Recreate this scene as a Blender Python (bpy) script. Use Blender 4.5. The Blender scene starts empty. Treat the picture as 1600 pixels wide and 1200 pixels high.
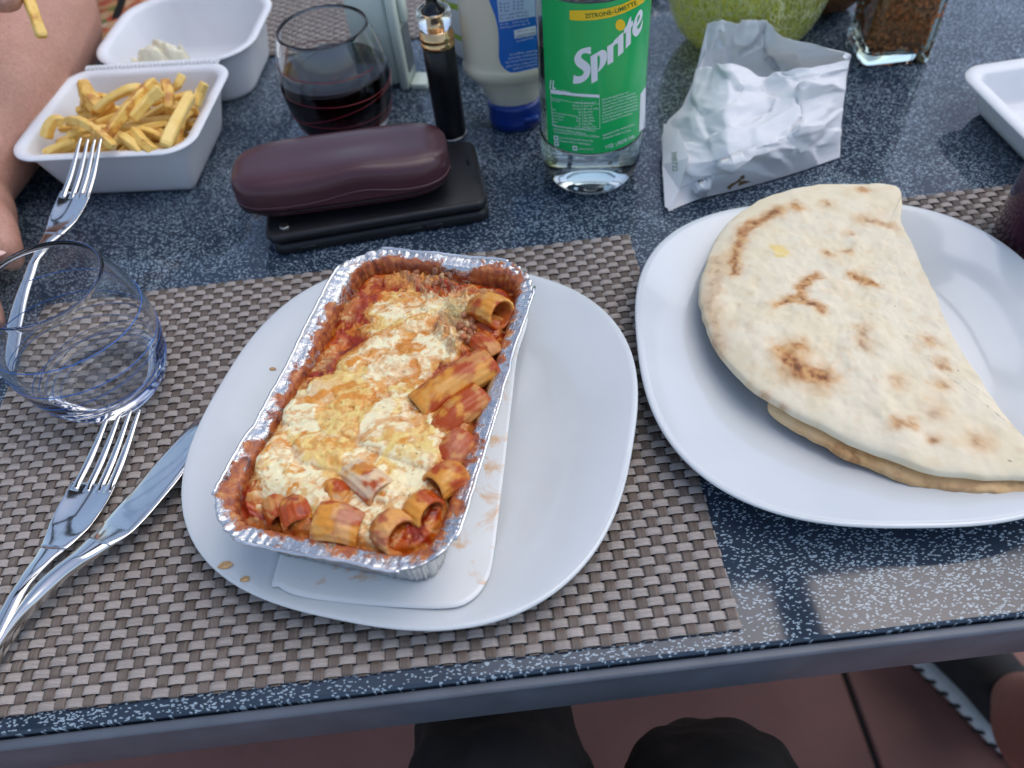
import bpy, bmesh, math, random
import numpy as np
from mathutils import Vector, Matrix

random.seed(7)
SC = bpy.context.scene
COL = SC.collection
PI = math.pi

# ------------------------------------------------------------------ camera
CAM_H = 0.382
RW = np.array([[0.993016916, 0.117972051, 0.0],
               [-0.0915669615, 0.770754946, -0.630517490],
               [-0.0743834415, 0.626114533, 0.776175041]])
cam_d = bpy.data.cameras.new('camera')
cam_d.sensor_width = 36.0
cam_d.lens = 27.0
cam_d.clip_start = 0.01
cam_d.clip_end = 2000.0
cam_d.dof.use_dof = True
cam_d.dof.focus_distance = 0.44
cam_d.dof.aperture_fstop = 6.5
cam = bpy.data.objects.new('camera', cam_d)
COL.objects.link(cam)
M4 = Matrix.Identity(4)
for i in range(3):
    for j in range(3):
        M4[i][j] = RW[i][j]
M4[2][3] = CAM_H
cam.matrix_world = M4
SC.camera = cam

# ------------------------------------------------------------------ sky, sun, exposure
SUN_AZ = math.radians(66)      # measured from +Y (far side of the table) towards +X
SUN_EL = math.radians(65)
world = bpy.data.worlds.new('World')
SC.world = world
world.use_nodes = True
wn = world.node_tree
wn.nodes.clear()
wo = wn.nodes.new('ShaderNodeOutputWorld')
wb = wn.nodes.new('ShaderNodeBackground')
ws = wn.nodes.new('ShaderNodeTexSky')
ws.sky_type = 'NISHITA'
ws.sun_disc = False
ws.sun_elevation = SUN_EL
ws.sun_rotation = SUN_AZ
ws.air_density = 1.0
ws.dust_density = 2.5
ws.ozone_density = 0.0
wb.inputs['Strength'].default_value = 0.15
wn.links.new(ws.outputs[0], wb.inputs[0])
wn.links.new(wb.outputs[0], wo.inputs[0])

sun_d = bpy.data.lights.new('sun', 'SUN')
sun_d.energy = 0.55
sun_d.angle = math.radians(58)
sun_d.color = (0.88, 0.945, 1.0)
sun = bpy.data.objects.new('sun', sun_d)
COL.objects.link(sun)
sdir = Vector((math.sin(SUN_AZ) * math.cos(SUN_EL), math.cos(SUN_AZ) * math.cos(SUN_EL), math.sin(SUN_EL)))
sun.rotation_euler = sdir.to_track_quat('Z', 'Y').to_euler()
sun.location = sdir * 20

SC.view_settings.view_transform = 'Standard'
SC.view_settings.look = 'None'
SC.view_settings.gamma = 1.0
SC.view_settings.exposure = 0.66
SC.view_settings.use_curve_mapping = False
SC.render.engine = 'CYCLES'
SC.cycles.use_denoising = True
SC.cycles.max_bounces = 14
SC.cycles.transmission_bounces = 12
SC.cycles.transparent_max_bounces = 12
SC.cycles.glossy_bounces = 6
SC.cycles.diffuse_bounces = 4
SC.cycles.sample_clamp_indirect = 6.0
SC.cycles.blur_glossy = 0.5

# ------------------------------------------------------------------ helpers: points
def ray(px, py):
    d = RW @ np.array([px - 800.0, -(py - 600.0), -1200.0])
    return d / np.linalg.norm(d)

def at(px, py, z=0.0):
    """point of the place seen at photo position (px, py) at height z above the table"""
    d = ray(px, py)
    t = (z - CAM_H) / d[2]
    return np.array([d[0] * t, d[1] * t, z])

def srgb(r, g, b):
    f = lambda c: (c / 255.0 / 12.92) if c / 255.0 <= 0.04045 else ((c / 255.0 + 0.055) / 1.055) ** 2.4
    return (f(r), f(g), f(b))

# ------------------------------------------------------------------ helpers: noise (numpy)
def _hash(ix, iy, seed):
    h = (ix.astype(np.int64) * 374761393 + iy.astype(np.int64) * 668265263 + seed * 1442695041) & 0x7fffffff
    h = ((h ^ (h >> 13)) * 1274126177) & 0x7fffffff
    h = (h ^ (h >> 16)) & 0xffff
    return h / 65535.0

def vnoise(x, y, seed=0):
    x = np.asarray(x, float); y = np.asarray(y, float)
    ix = np.floor(x); iy = np.floor(y)
    fx = x - ix; fy = y - iy
    ux = fx * fx * fx * (fx * (fx * 6 - 15) + 10); uy = fy * fy * fy * (fy * (fy * 6 - 15) + 10)
    a = _hash(ix, iy, seed); b = _hash(ix + 1, iy, seed)
    c = _hash(ix, iy + 1, seed); d = _hash(ix + 1, iy + 1, seed)
    return (a * (1 - ux) + b * ux) * (1 - uy) + (c * (1 - ux) + d * ux) * uy

def fbm(x, y, seed=0, octv=4, gain=0.5):
    s = 0; a = 1; t = 0
    for o in range(octv):
        s = s + a * vnoise(x * 2 ** o + 17.3 * o, y * 2 ** o - 9.1 * o, seed + o * 31)
        t += a; a *= gain
    return s / t

def sstep(a, b, x):
    t = np.clip((x - a) / (b - a), 0, 1)
    return t * t * (3 - 2 * t)

def mixc(c, d, m):
    m = np.asarray(m)[..., None]
    return c * (1 - m) + np.asarray(d) * m

def poly_sd(X, Y, poly):
    """signed distance to a polygon, positive inside"""
    P = np.asarray(poly, float)
    d = np.full(X.shape, 1e9); ins = np.zeros(X.shape, bool)
    n = len(P)
    for i in range(n):
        ax, ay = P[i]; bx, by = P[(i + 1) % n]
        ex, ey = bx - ax, by - ay
        t = np.clip(((X - ax) * ex + (Y - ay) * ey) / (ex * ex + ey * ey + 1e-12), 0, 1)
        d = np.minimum(d, np.hypot(X - ax - t * ex, Y - ay - t * ey))
        c = ((ay > Y) != (by > Y)) & (X < (bx - ax) * (Y - ay) / (by - ay + 1e-15) + ax)
        ins ^= c
    return np.where(ins, d, -d)

def catmull(pts, n, closed=False):
    P = np.asarray(pts, float); m = len(P); out = []
    segs = m if closed else m - 1
    for i in range(n):
        t = i / (n if closed else n - 1) * segs
        k = min(int(t), segs - 1); f = t - k
        g = lambda j: P[j % m] if closed else P[min(max(j, 0), m - 1)]
        a, b, c, d = g(k - 1), g(k), g(k + 1), g(k + 2)
        out.append(0.5 * (2 * b + (c - a) * f + (2 * a - 5 * b + 4 * c - d) * f * f + (3 * b - a - 3 * c + d) * f ** 3))
    return np.array(out)

# ------------------------------------------------------------------ helpers: meshes and objects
def mk_mesh(name, V, F, smooth=True, col=None):
    me = bpy.data.meshes.new(name)
    me.from_pydata([tuple(map(float, v)) for v in V], [], [tuple(map(int, f)) for f in F])
    if smooth:
        me.polygons.foreach_set('use_smooth', [True] * len(me.polygons))
    if col is not None:
        ca = me.color_attributes.new('Col', 'FLOAT_COLOR', 'POINT')
        c = np.ones((len(V), 4), np.float32)
        c[:, :3] = np.asarray(col, np.float32)
        ca.data.foreach_set('color', c.ravel())
    me.update()
    return me

def fix_normals(me):
    bm = bmesh.new(); bm.from_mesh(me)
    bmesh.ops.recalc_face_normals(bm, faces=bm.faces)
    bm.to_mesh(me); bm.free()

def obj(name, me, mat, parent=None, loc=None, rot=None):
    o = bpy.data.objects.new(name, me)
    COL.objects.link(o)
    if mat is not None and not me.materials:
        me.materials.append(mat)
    if parent is not None:
        o.parent = parent
    if loc is not None:
        o.location = [float(c) for c in loc]
    if rot is not None:
        o.rotation_euler = rot
    return o

def build(name, VF, mat, parent=None, smooth=True, col=None, recalc=False, loc=None, rot=None, bevel=None, auto=None):
    me = mk_mesh(name, VF[0], VF[1], smooth, col)
    if recalc:
        fix_normals(me)
    o = obj(name, me, mat, parent, loc, rot)
    if bevel:
        b = o.modifiers.new('bevel', 'BEVEL'); b.width = bevel; b.segments = 3; b.limit_method = 'ANGLE'
        b.angle_limit = math.radians(35)
    return o

def tag(o, label, cat, group=None):
    o['label'] = label; o['category'] = cat
    if group:
        o['group'] = group
    return o

def thing(name, label, cat, loc=(0, 0, 0), rotz=0.0, group=None):
    o = bpy.data.objects.new(name, None)
    COL.objects.link(o)
    o.empty_display_size = 0.02
    o.location = [float(c) for c in loc]
    o.rotation_euler = (0, 0, rotz)
    return tag(o, label, cat, group)

def grid_faces(nu, nv, cu=False, cv=False):
    F = []
    for i in range(nu if cu else nu - 1):
        for j in range(nv if cv else nv - 1):
            i2 = (i + 1) % nu; j2 = (j + 1) % nv
            F.append((i * nv + j, i2 * nv + j, i2 * nv + j2, i * nv + j2))
    return F

def lathe(prof, n=64, sx=1.0, sy=1.0, closed=False):
    """profile [(r, z)], poles (r = 0) become single points"""
    V, F, rows = [], [], []
    for r, z in prof:
        if r < 1e-7:
            rows.append([len(V)]); V.append((0, 0, z))
        else:
            rows.append(list(range(len(V), len(V) + n)))
            for k in range(n):
                a = 2 * PI * k / n
                V.append((r * sx * math.cos(a), r * sy * math.sin(a), z))
    m = len(rows)
    for i in range(m if closed else m - 1):
        A, B = rows[i], rows[(i + 1) % m]
        for k in range(n):
            k2 = (k + 1) % n
            if len(A) == 1 and len(B) == 1:
                continue
            if len(A) == 1:
                F.append((A[0], B[k2], B[k]))
            elif len(B) == 1:
                F.append((A[k], A[k2], B[0]))
            else:
                F.append((A[k], A[k2], B[k2], B[k]))
    return V, F

def loft(rings, cap0=True, cap1=True, closed=True):
    """rings: list of (n,3) arrays with the same n"""
    n = len(rings[0]); V = [tuple(p) for r in rings for p in r]
    F = []
    for i in range(len(rings) - 1):
        for k in range(n if closed else n - 1):
            k2 = (k + 1) % n
            F.append((i * n + k, i * n + k2, (i + 1) * n + k2, (i + 1) * n + k))
    if cap0:
        F.append(tuple(range(n))[::-1])
    if cap1:
        F.append(tuple((len(rings) - 1) * n + k for k in range(n)))
    return V, F

def tube(path, rad, n=10, caps=True):
    P = np.asarray(path, float); m = len(P)
    rad = np.broadcast_to(np.asarray(rad, float), (m,))
    T = np.gradient(P, axis=0); T /= np.linalg.norm(T, axis=1)[:, None] + 1e-12
    up = np.array([0, 0, 1.0])
    if abs(T[0] @ up) > 0.9:
        up = np.array([1.0, 0, 0])
    rings = []
    x = np.cross(T[0], up); x /= np.linalg.norm(x)
    for i in range(m):
        x = x - T[i] * (x @ T[i]); x /= np.linalg.norm(x) + 1e-12
        y = np.cross(T[i], x)
        rings.append(np.array([P[i] + rad[i] * (math.cos(2 * PI * k / n) * x + math.sin(2 * PI * k / n) * y) for k in range(n)]))
    return loft(rings, caps, caps)

def box(x0, x1, y0, y1, z0, z1):
    V = [(x0, y0, z0), (x1, y0, z0), (x1, y1, z0), (x0, y1, z0), (x0, y0, z1), (x1, y0, z1), (x1, y1, z1), (x0, y1, z1)]
    F = [(3, 2, 1, 0), (4, 5, 6, 7), (0, 1, 5, 4), (1, 2, 6, 5), (2, 3, 7, 6), (3, 0, 4, 7)]
    return V, F

def join(*VFs):
    V, F = [], []
    for v, f in VFs:
        o = len(V)
        V += [tuple(p) for p in v]
        F += [tuple(i + o for i in q) for q in f]
    return V, F

def rrect(hw, hh, r, n=12):
    """rounded rectangle outline, counter clockwise"""
    P = []
    for cx, cy, a0 in ((hw - r, hh - r, 0), (-hw + r, hh - r, PI / 2), (-hw + r, -hh + r, PI), (hw - r, -hh + r, 1.5 * PI)):
        for k in range(n + 1):
            a = a0 + PI / 2 * k / n
            P.append((cx + r * math.cos(a), cy + r * math.sin(a)))
    return np.array(P)

def resample(P, n, closed=True):
    P = np.asarray(P, float)
    Q = np.vstack([P, P[:1]]) if closed else P
    s = np.concatenate([[0], np.cumsum(np.linalg.norm(np.diff(Q, axis=0), axis=1))])
    t = np.linspace(0, s[-1], n, endpoint=not closed)
    return np.stack([np.interp(t, s, Q[:, k]) for k in range(Q.shape[1])], 1)

def slab(outline, levels):
    """stack of insets of a flat outline: levels [(inset, z)], capped top and bottom"""
    P = np.asarray(outline, float)
    T = np.roll(P, -1, 0) - np.roll(P, 1, 0)
    N = np.stack([T[:, 1], -T[:, 0]], 1); N /= np.linalg.norm(N, axis=1)[:, None] + 1e-12
    rings = [np.column_stack([P - N * ins, np.full(len(P), z)]) for ins, z in levels]
    return loft(rings)

def shift(VF, d):
    return [tuple(np.asarray(v, float) + np.asarray(d, float)) for v in VF[0]], VF[1]

def sub_loc_vf(VF, base):
    return sub_loc(np.array(VF[0], float), base), VF[1]

def sub_loc(V, base, rotz=0.0):
    V = np.asarray(V, float) - np.asarray(base, float)
    c, s = math.cos(-rotz), math.sin(-rotz)
    W = V.copy(); W[:, 0] = V[:, 0] * c - V[:, 1] * s; W[:, 1] = V[:, 0] * s + V[:, 1] * c
    return W

# ------------------------------------------------------------------ helpers: materials
class NT:
    def __init__(self, name):
        self.m = bpy.data.materials.new(name); self.m.use_nodes = True
        self.t = self.m.node_tree; self.n = self.t.nodes
        self.p = self.n['Principled BSDF']; self.out = self.n['Material Output']
    def node(self, typ, **kw):
        nd = self.n.new(typ)
        for k, v in kw.items():
            if k.startswith('i_'):
                nd.inputs[k[2:].replace('_', ' ')].default_value = v
            else:
                setattr(nd, k, v)
        return nd
    def link(self, a, b):
        self.t.links.new(a, b)
    def set(self, **kw):
        for k, v in kw.items():
            self.p.inputs[k.replace('_', ' ')].default_value = v
    def math(self, op, a, b=None, c=None):
        nd = self.n.new('ShaderNodeMath'); nd.operation = op
        for i, v in enumerate((a, b, c)):
            if v is None: continue
            if isinstance(v, (int, float)): nd.inputs[i].default_value = v
            else: self.link(v, nd.inputs[i])
        return nd.outputs[0]
    def coord(self, kind='Object', scale=(1, 1, 1), rot=(0, 0, 0)):
        tc = self.n.new('ShaderNodeTexCoord'); mp = self.n.new('ShaderNodeMapping')
        mp.inputs['Scale'].default_value = scale; mp.inputs['Rotation'].default_value = rot
        self.link(tc.outputs[kind], mp.inputs[0]); return mp.outputs[0]
    def noise(self, vec, scale, detail=4.0, rough=0.5, dist=0.0):
        nd = self.node('ShaderNodeTexNoise'); nd.inputs['Scale'].default_value = scale
        nd.inputs['Detail'].default_value = detail; nd.inputs['Roughness'].default_value = rough
        nd.inputs['Distortion'].default_value = dist
        if vec is not None: self.link(vec, nd.inputs['Vector'])
        return nd.outputs['Fac']
    def ramp(self, fac, stops, interp='LINEAR'):
        nd = self.n.new('ShaderNodeValToRGB'); cr = nd.color_ramp; cr.interpolation = interp
        while len(cr.elements) < len(stops): cr.elements.new(0.5)
        for e, (p, c) in zip(cr.elements, stops):
            e.position = p; e.color = (*c, 1) if len(c) == 3 else c
        self.link(fac, nd.inputs[0]); return nd.outputs[0]
    def mix(self, fac, a, b, mode='MIX'):
        nd = self.n.new('ShaderNodeMix'); nd.data_type = 'RGBA'; nd.blend_type = mode
        for s, v in ((0, fac), (6, a), (7, b)):
            if isinstance(v, (int, float)): nd.inputs[s].default_value = v
            elif isinstance(v, tuple): nd.inputs[s].default_value = (*v, 1) if len(v) == 3 else v
            else: self.link(v, nd.inputs[s])
        return nd.outputs[2]
    def bump(self, h, strength=0.3, dist=0.001):
        b = self.n.new('ShaderNodeBump'); b.inputs['Strength'].default_value = strength
        b.inputs['Distance'].default_value = dist
        self.link(h, b.inputs['Height']); self.link(b.outputs[0], self.p.inputs['Normal'])

def simple(name, color, rough=0.5, metal=0.0, vary=0.12, vscale=60, bump=0.0, bscale=400, coat=0.0, sss=0.0, spec=0.5, rvary=0.1, attr=False, trans=0.0, ior=1.45, bdist=0.0005, aniso=0.0):
    t = NT(name)
    co = t.coord()
    nz = t.noise(co, vscale, 5)
    t.set(Roughness=rough, Metallic=metal, Coat_Weight=coat, IOR=ior, Transmission_Weight=trans)
    t.p.inputs['Specular IOR Level'].default_value = spec
    if attr:
        a = t.node('ShaderNodeVertexColor', layer_name='Col')
        base = a.outputs[0]
    else:
        base = None
    lo = tuple(c * (1 - vary) for c in color); hi = tuple(min(1, c * (1 + vary)) for c in color)
    if base is None:
        t.link(t.ramp(nz, [(0.25, lo), (0.75, hi)]), t.p.inputs['Base Color'])
    else:
        g = t.ramp(nz, [(0.25, (1 - vary,) * 3), (0.75, (1 + vary * 0.5,) * 3)])
        t.link(t.mix(1.0, base, g, 'MULTIPLY'), t.p.inputs['Base Color'])
    if rvary:
        t.link(t.math('ADD', t.math('MULTIPLY', t.noise(co, vscale * 1.7, 3), rvary * 2), rough - rvary), t.p.inputs['Roughness'])
    if sss:
        t.set(Subsurface_Weight=sss); t.p.inputs['Subsurface Radius'].default_value = (0.004, 0.002, 0.001)
        t.p.inputs['Subsurface Scale'].default_value = 1.0
    if bump:
        t.bump(t.noise(co, bscale, 4), bump, bdist)
    if aniso:
        t.set(Anisotropic=aniso)
    return t.m

def glass(name, color=(1, 1, 1), rough=0.0, ior=1.45):
    t = NT(name)
    t.set(Roughness=rough, IOR=ior, Transmission_Weight=1.0)
    t.p.inputs['Base Color'].default_value = (*color, 1)
    return t.m

# ================================================================== THE SETTING
# terrace floor: a base sheet and big red-brown tiles laid on it
FLOOR_Z = -0.74
M_ground = simple('ground_soil', (0.30, 0.285, 0.26), 0.9, vscale=3)
gr = build('ground', box(-300, 300, -300, 300, FLOOR_Z - 0.3, FLOOR_Z - 0.012), M_ground, smooth=False)
gr['kind'] = 'structure'

def tile_mat():
    t = NT('terrace_tile'); co = t.coord()
    a = t.noise(co, 6, 6); b = t.noise(co, 90, 4)
    oi = t.node('ShaderNodeObjectInfo')
    c = t.ramp(a, [(0.3, (0.17, 0.068, 0.052)), (0.7, (0.26, 0.108, 0.084))])
    c = t.mix(t.math('MULTIPLY', b, 0.35), c, (0.24, 0.12, 0.10))
    c = t.mix(t.math('MULTIPLY', oi.outputs['Random'], 0.25), c, (0.10, 0.045, 0.035))
    t.link(c, t.p.inputs['Base Color']); t.set(Roughness=0.62)
    t.bump(b, 0.25, 0.002)
    return t.m
M_tile = tile_mat()
fl = build('terrace_floor', box(-1.99, 2.22, -1.81, 3.01, FLOOR_Z - 0.012, FLOOR_Z - 0.006), simple('tile_joint', (0.02, 0.016, 0.014), 0.9), smooth=False)
fl['kind'] = 'structure'
TS = 0.60
tile_me = mk_mesh('tile', *slab(rrect(TS / 2 - 0.004, TS / 2 - 0.004, 0.006, 3), [(0, -0.008), (0, 0.0), (0.003, 0.003)]), smooth=False)
for i in range(-4, 3):
    for j in range(-3, 5):
        obj('tile', tile_me, M_tile, fl, (0.4145 + TS / 2 + i * TS, 0.30 + j * TS, FLOOR_Z - 0.003))

# ------------------------------------------------------------------ the table
def table_mat():
    t = NT('speckled_glass')
    dark = (0.018, 0.029, 0.047)
    big = t.noise(t.coord(), 26, 3, 0.6)
    mask = None
    for k, (rot, sc, sx, th) in enumerate(((0.3, 450, 0.42, 0.160), (1.15, 470, 0.40, 0.160), (1.95, 440, 0.45, 0.160), (2.75, 460, 0.42, 0.160), (0.8, 620, 0.55, 0.22), (2.3, 640, 0.6, 0.22))):
        co = t.coord(scale=(sc * sx, sc, 1), rot=(0, 0, rot))
        wob = t.node('ShaderNodeTexNoise'); wob.inputs['Scale'].default_value = 1.2; wob.inputs['Detail'].default_value = 1
        t.link(co, wob.inputs['Vector'])
        add = t.node('ShaderNodeVectorMath', operation='MULTIPLY_ADD')
        t.link(wob.outputs['Color'], add.inputs[0]); add.inputs[1].default_value = (0.9, 0.9, 0); t.link(co, add.inputs[2])
        v = t.node('ShaderNodeTexVoronoi', voronoi_dimensions='2D'); v.inputs['Scale'].default_value = 1.0
        t.link(add.outputs[0], v.inputs['Vector'])
        sep = t.node('ShaderNodeSeparateColor'); t.link(v.outputs['Color'], sep.inputs[0])
        # a cell holds a fleck when its random value is low; more of them where the big noise is high
        lim = t.math('MULTIPLY_ADD', big, 0.92, -0.2000)
        on = t.math('LESS_THAN', sep.outputs[0], lim)
        near = t.math('LESS_THAN', v.outputs['Distance'], th)
        f = t.math('MULTIPLY', on, near)
        mask = f if mask is None else t.math('MAXIMUM', mask, f)
    base = t.ramp(t.noise(t.coord(), 9, 4), [(0.3, dark), (0.75, (0.032, 0.049, 0.075))])
    c = t.mix(mask, base, (0.30, 0.38, 0.44))
    t.link(c, t.p.inputs['Base Color'])
    sm = t.noise(t.coord(), 14, 5, 0.6)
    t.link(t.math('MULTIPLY_ADD', sm, 0.10, 0.02), t.p.inputs['Roughness'])
    t.p.inputs['Specular IOR Level'].default_value = 0.42
    t.set(IOR=1.52)
    return t.m
M_table = table_mat()
M_frame = simple('powder_coated_metal', (0.085, 0.100, 0.124), 0.40, vary=0.25, vscale=30, bump=0.15, bscale=900, rvary=0.1)
TX0, TX1, TY0, TY1 = -0.95, 0.85, 0.1275, 1.05
tb = thing('dining_table', 'long dark blue speckled glass top table with a dark grey metal frame', 'table', (0, 0.6, FLOOR_Z))
build('glass_top', shift(slab(rrect((TX1 - TX0) / 2, (TY1 - TY0) / 2, 0.01, 4), [(0.002, -0.008), (0, -0.006), (0, -0.0015), (0.0015, 0.0)]), ((TX0 + TX1) / 2, (TY0 + TY1) / 2 - 0.6, -FLOOR_Z)), M_table, tb, smooth=False)
# lip strip the glass lies in, and the deep rail under it
def rail(x0, x1, y0, y1, z0, z1):
    return box(x0, x1, y0 - 0.6, y1 - 0.6, z0 - FLOOR_Z, z1 - FLOOR_Z)
build('frame_lip', rail(TX0 - .009, TX1 + .009, TY0 - .0062, TY0 - .0006, -0.0075, -0.0028), M_frame, tb, bevel=0.0018)
build('frame_lip', rail(TX0 - .009, TX1 + .009, TY1 + .0006, TY1 + .0062, -0.0075, -0.0028), M_frame, tb, bevel=0.0018)
build('frame_rail', rail(TX0 - .008, TX1 + .008, TY0 - .0050, TY0 + .03, -0.044, -0.0078), M_frame, tb, bevel=0.0012)
build('frame_rail', rail(TX0 - .008, TX1 + .008, TY1 - .03, TY1 + .0050, -0.044, -0.0078), M_frame, tb, bevel=0.0012)
for x in (TX0 - .008, TX1 - .032):
    build('frame_rail', rail(x, x + .04, TY0 + .031, TY1 - .031, -0.044, -0.0084), M_frame, tb, bevel=0.002)
for x in (TX0 + 0.03, TX1 - 0.08):
    for y in (TY0 + 0.035, TY1 - 0.085):
        build('leg', rail(x, x + .05, y, y + .05, FLOOR_Z, -0.0445), M_frame, tb, bevel=0.002)

# ------------------------------------------------------------------ woven placemats
def strand_mat(name, c1, c2, axis):
    t = NT(name)
    tc = t.node('ShaderNodeTexCoord'); sep = t.node('ShaderNodeSeparateXYZ'); t.link(tc.outputs['Object'], sep.inputs[0])
    across = sep.outputs[1 - axis]
    s = t.math('SINE', t.math('MULTIPLY', across, 2 * PI / 0.00072))
    oi = t.node('ShaderNodeObjectInfo')
    n1 = t.noise(t.coord(scale=(60, 700, 60) if axis == 0 else (700, 60, 60)), 1.0, 3)
    n1 = t.math('ADD', n1, t.math('MULTIPLY_ADD', oi.outputs['Random'], 0.25, -0.12))
    c = t.ramp(n1, [(0.3, c1), (0.7, c2)])
    g = t.math('MULTIPLY_ADD', s, 0.30, 0.78)  # shade in the grooves between threads, painted into the colour
    gc = t.node('ShaderNodeCombineColor')
    for k in range(3): t.link(g, gc.inputs[k])
    t.link(t.mix(1.0, c, gc.outputs[0], 'MULTIPLY'), t.p.inputs['Base Color'])
    t.set(Roughness=0.42)
    t.bump(s, 0.55, 0.00025)
    return t.m
M_weft = strand_mat('weft_vinyl_sheen', (0.40, 0.350, 0.312), (0.56, 0.492, 0.440), 0)  # weft and warp are one vinyl; their difference in sheen is painted as colour
M_warp = strand_mat('warp_vinyl_dull', (0.140, 0.106, 0.083), (0.235, 0.184, 0.150), 1)
PW, PF = 0.0072, 0.0056           # pitch of the lengthwise (warp) and crosswise (weft) strands
def strand(length, pitch, width, phase, axis):
    n = int(round(length / pitch)) * 8 + 1
    s = np.linspace(-length / 2, length / 2, n)
    w = np.sin(PI * (s + length / 2) / pitch + (0 if phase == 0 else PI))
    z = 0.0014 + 0.00068 * np.tanh(2.2 * w) / math.tanh(2.2)
    th = 0.00055
    rings = []
    for a, zz in zip(s, z):
        prof = [(-.5, -.3), (-.5, .15), (-.3, .42), (0, .5), (.3, .42), (.5, .15), (.5, -.3)]
        r = [(a, p * width, zz + q * th) if axis == 0 else (-p * width, a, zz + q * th) for p, q in prof]
        rings.append(np.array(r))
    return mk_mesh('strand', *loft(rings, True, True), smooth=True)
strand_cache = {}
def placemat(label, x0, x1, y0, y1, rotz=0.0, group='woven placemats on the table'):
    nx = int(round((x1 - x0) / PW)); ny = int(round((y1 - y0) / PF))
    L, D = nx * PW, ny * PF
    t = thing('placemat', label, 'placemat', ((x0 + x1) / 2, (y0 + y1) / 2, 0.0), rotz, group)
    for ph in (0, 1):
        for ax, ln, p, w in ((0, L, PW, 0.0045), (1, D, PF, 0.0052)):
            k = (round(ln, 4), ax, ph)
            if k not in strand_cache:
                strand_cache[k] = strand(ln, p, w, ph, ax)
    for j in range(ny):
        obj('weft_strand', strand_cache[(round(L, 4), 0, j % 2)], M_weft, t, (random.uniform(-.0007, .0007), -D / 2 + (j + .5) * PF, 0))
    for i in range(nx):
        obj('warp_strand', strand_cache[(round(D, 4), 1, (i + 1) % 2)], M_warp, t, (-L / 2 + (i + .5) * PW, random.uniform(-.0007, .0007), 0))
    return t
placemat('brown woven placemat under the plate with the foil tray', -0.34, 0.1000, 0.1355, 0.4385)
placemat('brown woven placemat under the right plate beside the dark purple drink', 0.278, 0.598, 0.241, 0.4435)
placemat('brown woven placemat at the far side behind the red wine glass', -0.30, 0.10, 0.7755, 1.03)

# ================================================================== PLATES
def porcelain():
    t = NT('white_porcelain'); co = t.coord()
    t.p.inputs['Base Color'].default_value = (0.80, 0.80, 0.79, 1)
    t.link(t.ramp(t.noise(co, 20, 3), [(0.3, (0.575, 0.605, 0.605)), (0.7, (0.615, 0.64, 0.64))]), t.p.inputs['Base Color'])
    t.set(Roughness=0.09, Coat_Weight=0.3)
    t.link(t.math('MULTIPLY_ADD', t.noise(co, 30, 4), 0.10, 0.05), t.p.inputs['Roughness'])
    return t.m
M_porc = porcelain()
def supe(a, n, N=160):
    out = []
    for k in range(N):
        th = 2 * PI * k / N
        c, s = math.cos(th), math.sin(th)
        r = a / (abs(c) ** n + abs(s) ** n) ** (1 / n)
        out.append((r * c, r * s))
    return np.array(out)
PLATE_Z = 0.0021
def plate(label, c, a, n, rot):
    t = thing('plate', label, 'plate', (c[0], c[1], PLATE_Z), rot, 'white porcelain plates')
    o = supe(1.0, n)
    prof = [(0.0, 0.0065), (0.30, 0.0064), (0.50, 0.0066), (0.56, 0.0072), (0.62, 0.0088), (0.70, 0.0118), (0.80, 0.0152), (0.90, 0.0182), (0.965, 0.0202), (0.988, 0.0208),
            (0.997, 0.0204), (1.0, 0.0196), (0.996, 0.0186), (0.96, 0.0168), (0.86, 0.0128), (0.74, 0.0082), (0.64, 0.0040), (0.60, 0.0012), (0.585, 0.0), (0.57, 0.0), (0.555, 0.0016), (0.40, 0.0022), (0.0, 0.0024)]
    V, F, rows = [], [], []
    for s, z in prof:
        if s == 0:
            rows.append([len(V)]); V.append((0, 0, z))
        else:
            # the middle of the well is nearly round, the rim is squarish
            m = min(1, max(0, (s - 0.3) / 0.6))
            rr = supe(1.0, 2 + (n - 2) * m)
            rows.append(list(range(len(V), len(V) + len(rr))))
            V += [(p[0] * a * s, p[1] * a * s, z) for p in rr]
    for A, B in zip(rows[:-1], rows[1:]):
        k = max(len(A), len(B))
        for i in range(k):
            j = (i + 1) % k
            if len(A) == 1: F.append((A[0], B[i], B[j]))
            elif len(B) == 1: F.append((A[j], A[i], B[0]))
            else: F.append((A[i], B[i], B[j], A[j]))
    build('dish', (V, F), M_porc, t)
    return t
plate('white squarish plate holding the foil tray of baked pasta', (-0.0590, 0.2795), 0.1290, 2.6, -0.32)
plate('white squarish plate holding the folded flatbread', (0.2090, 0.2980), 0.1300, 2.65, -0.12)

# ================================================================== FOIL TRAY WITH BAKED PASTA
TC = np.array([-0.0662, 0.2700]); TROT = math.radians(-18.8)
def to_tray(px, py, z=0.0615):
    p = at(px, py, z)[:2] - TC
    c, s = math.cos(-TROT), math.sin(-TROT)
    return np.array([p[0] * c - p[1] * s, p[0] * s + p[1] * c])
PB = PLATE_Z + 0.0068             # plate well
# greasy card lid under the tray, one flat sheet tilted on the plate
def card_mat():
    t = NT('card_white'); co = t.coord()
    n = t.noise(co, 42, 5, 0.6, 0.6)
    st = t.ramp(n, [(0.57, (0, 0, 0)), (0.66, (1, 1, 1))])
    st2 = t.ramp(t.noise(co, 95, 3), [(0.3, (0.25,) * 3), (0.7, (0.95,) * 3)])
    f = t.mix(1.0, st, st2, 'MULTIPLY')
    t.link(t.mix(f, (0.74, 0.745, 0.72), (0.66, 0.33, 0.09)), t.p.inputs['Base Color'])
    t.set(Roughness=0.38, Coat_Weight=0.1)
    return t.m
ct = thing('card_lid', 'white card lid with orange sauce stains lying under the foil tray', 'card lid', (TC[0], TC[1], PB), TROT)
cpts = [(430, 897), (436, 918), (470, 934), (560, 945), (690, 953), (735, 942), (762, 905), (772, 850), (790, 700), (806, 560), (818, 470), (700, 430), (560, 470), (480, 700)]
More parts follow.
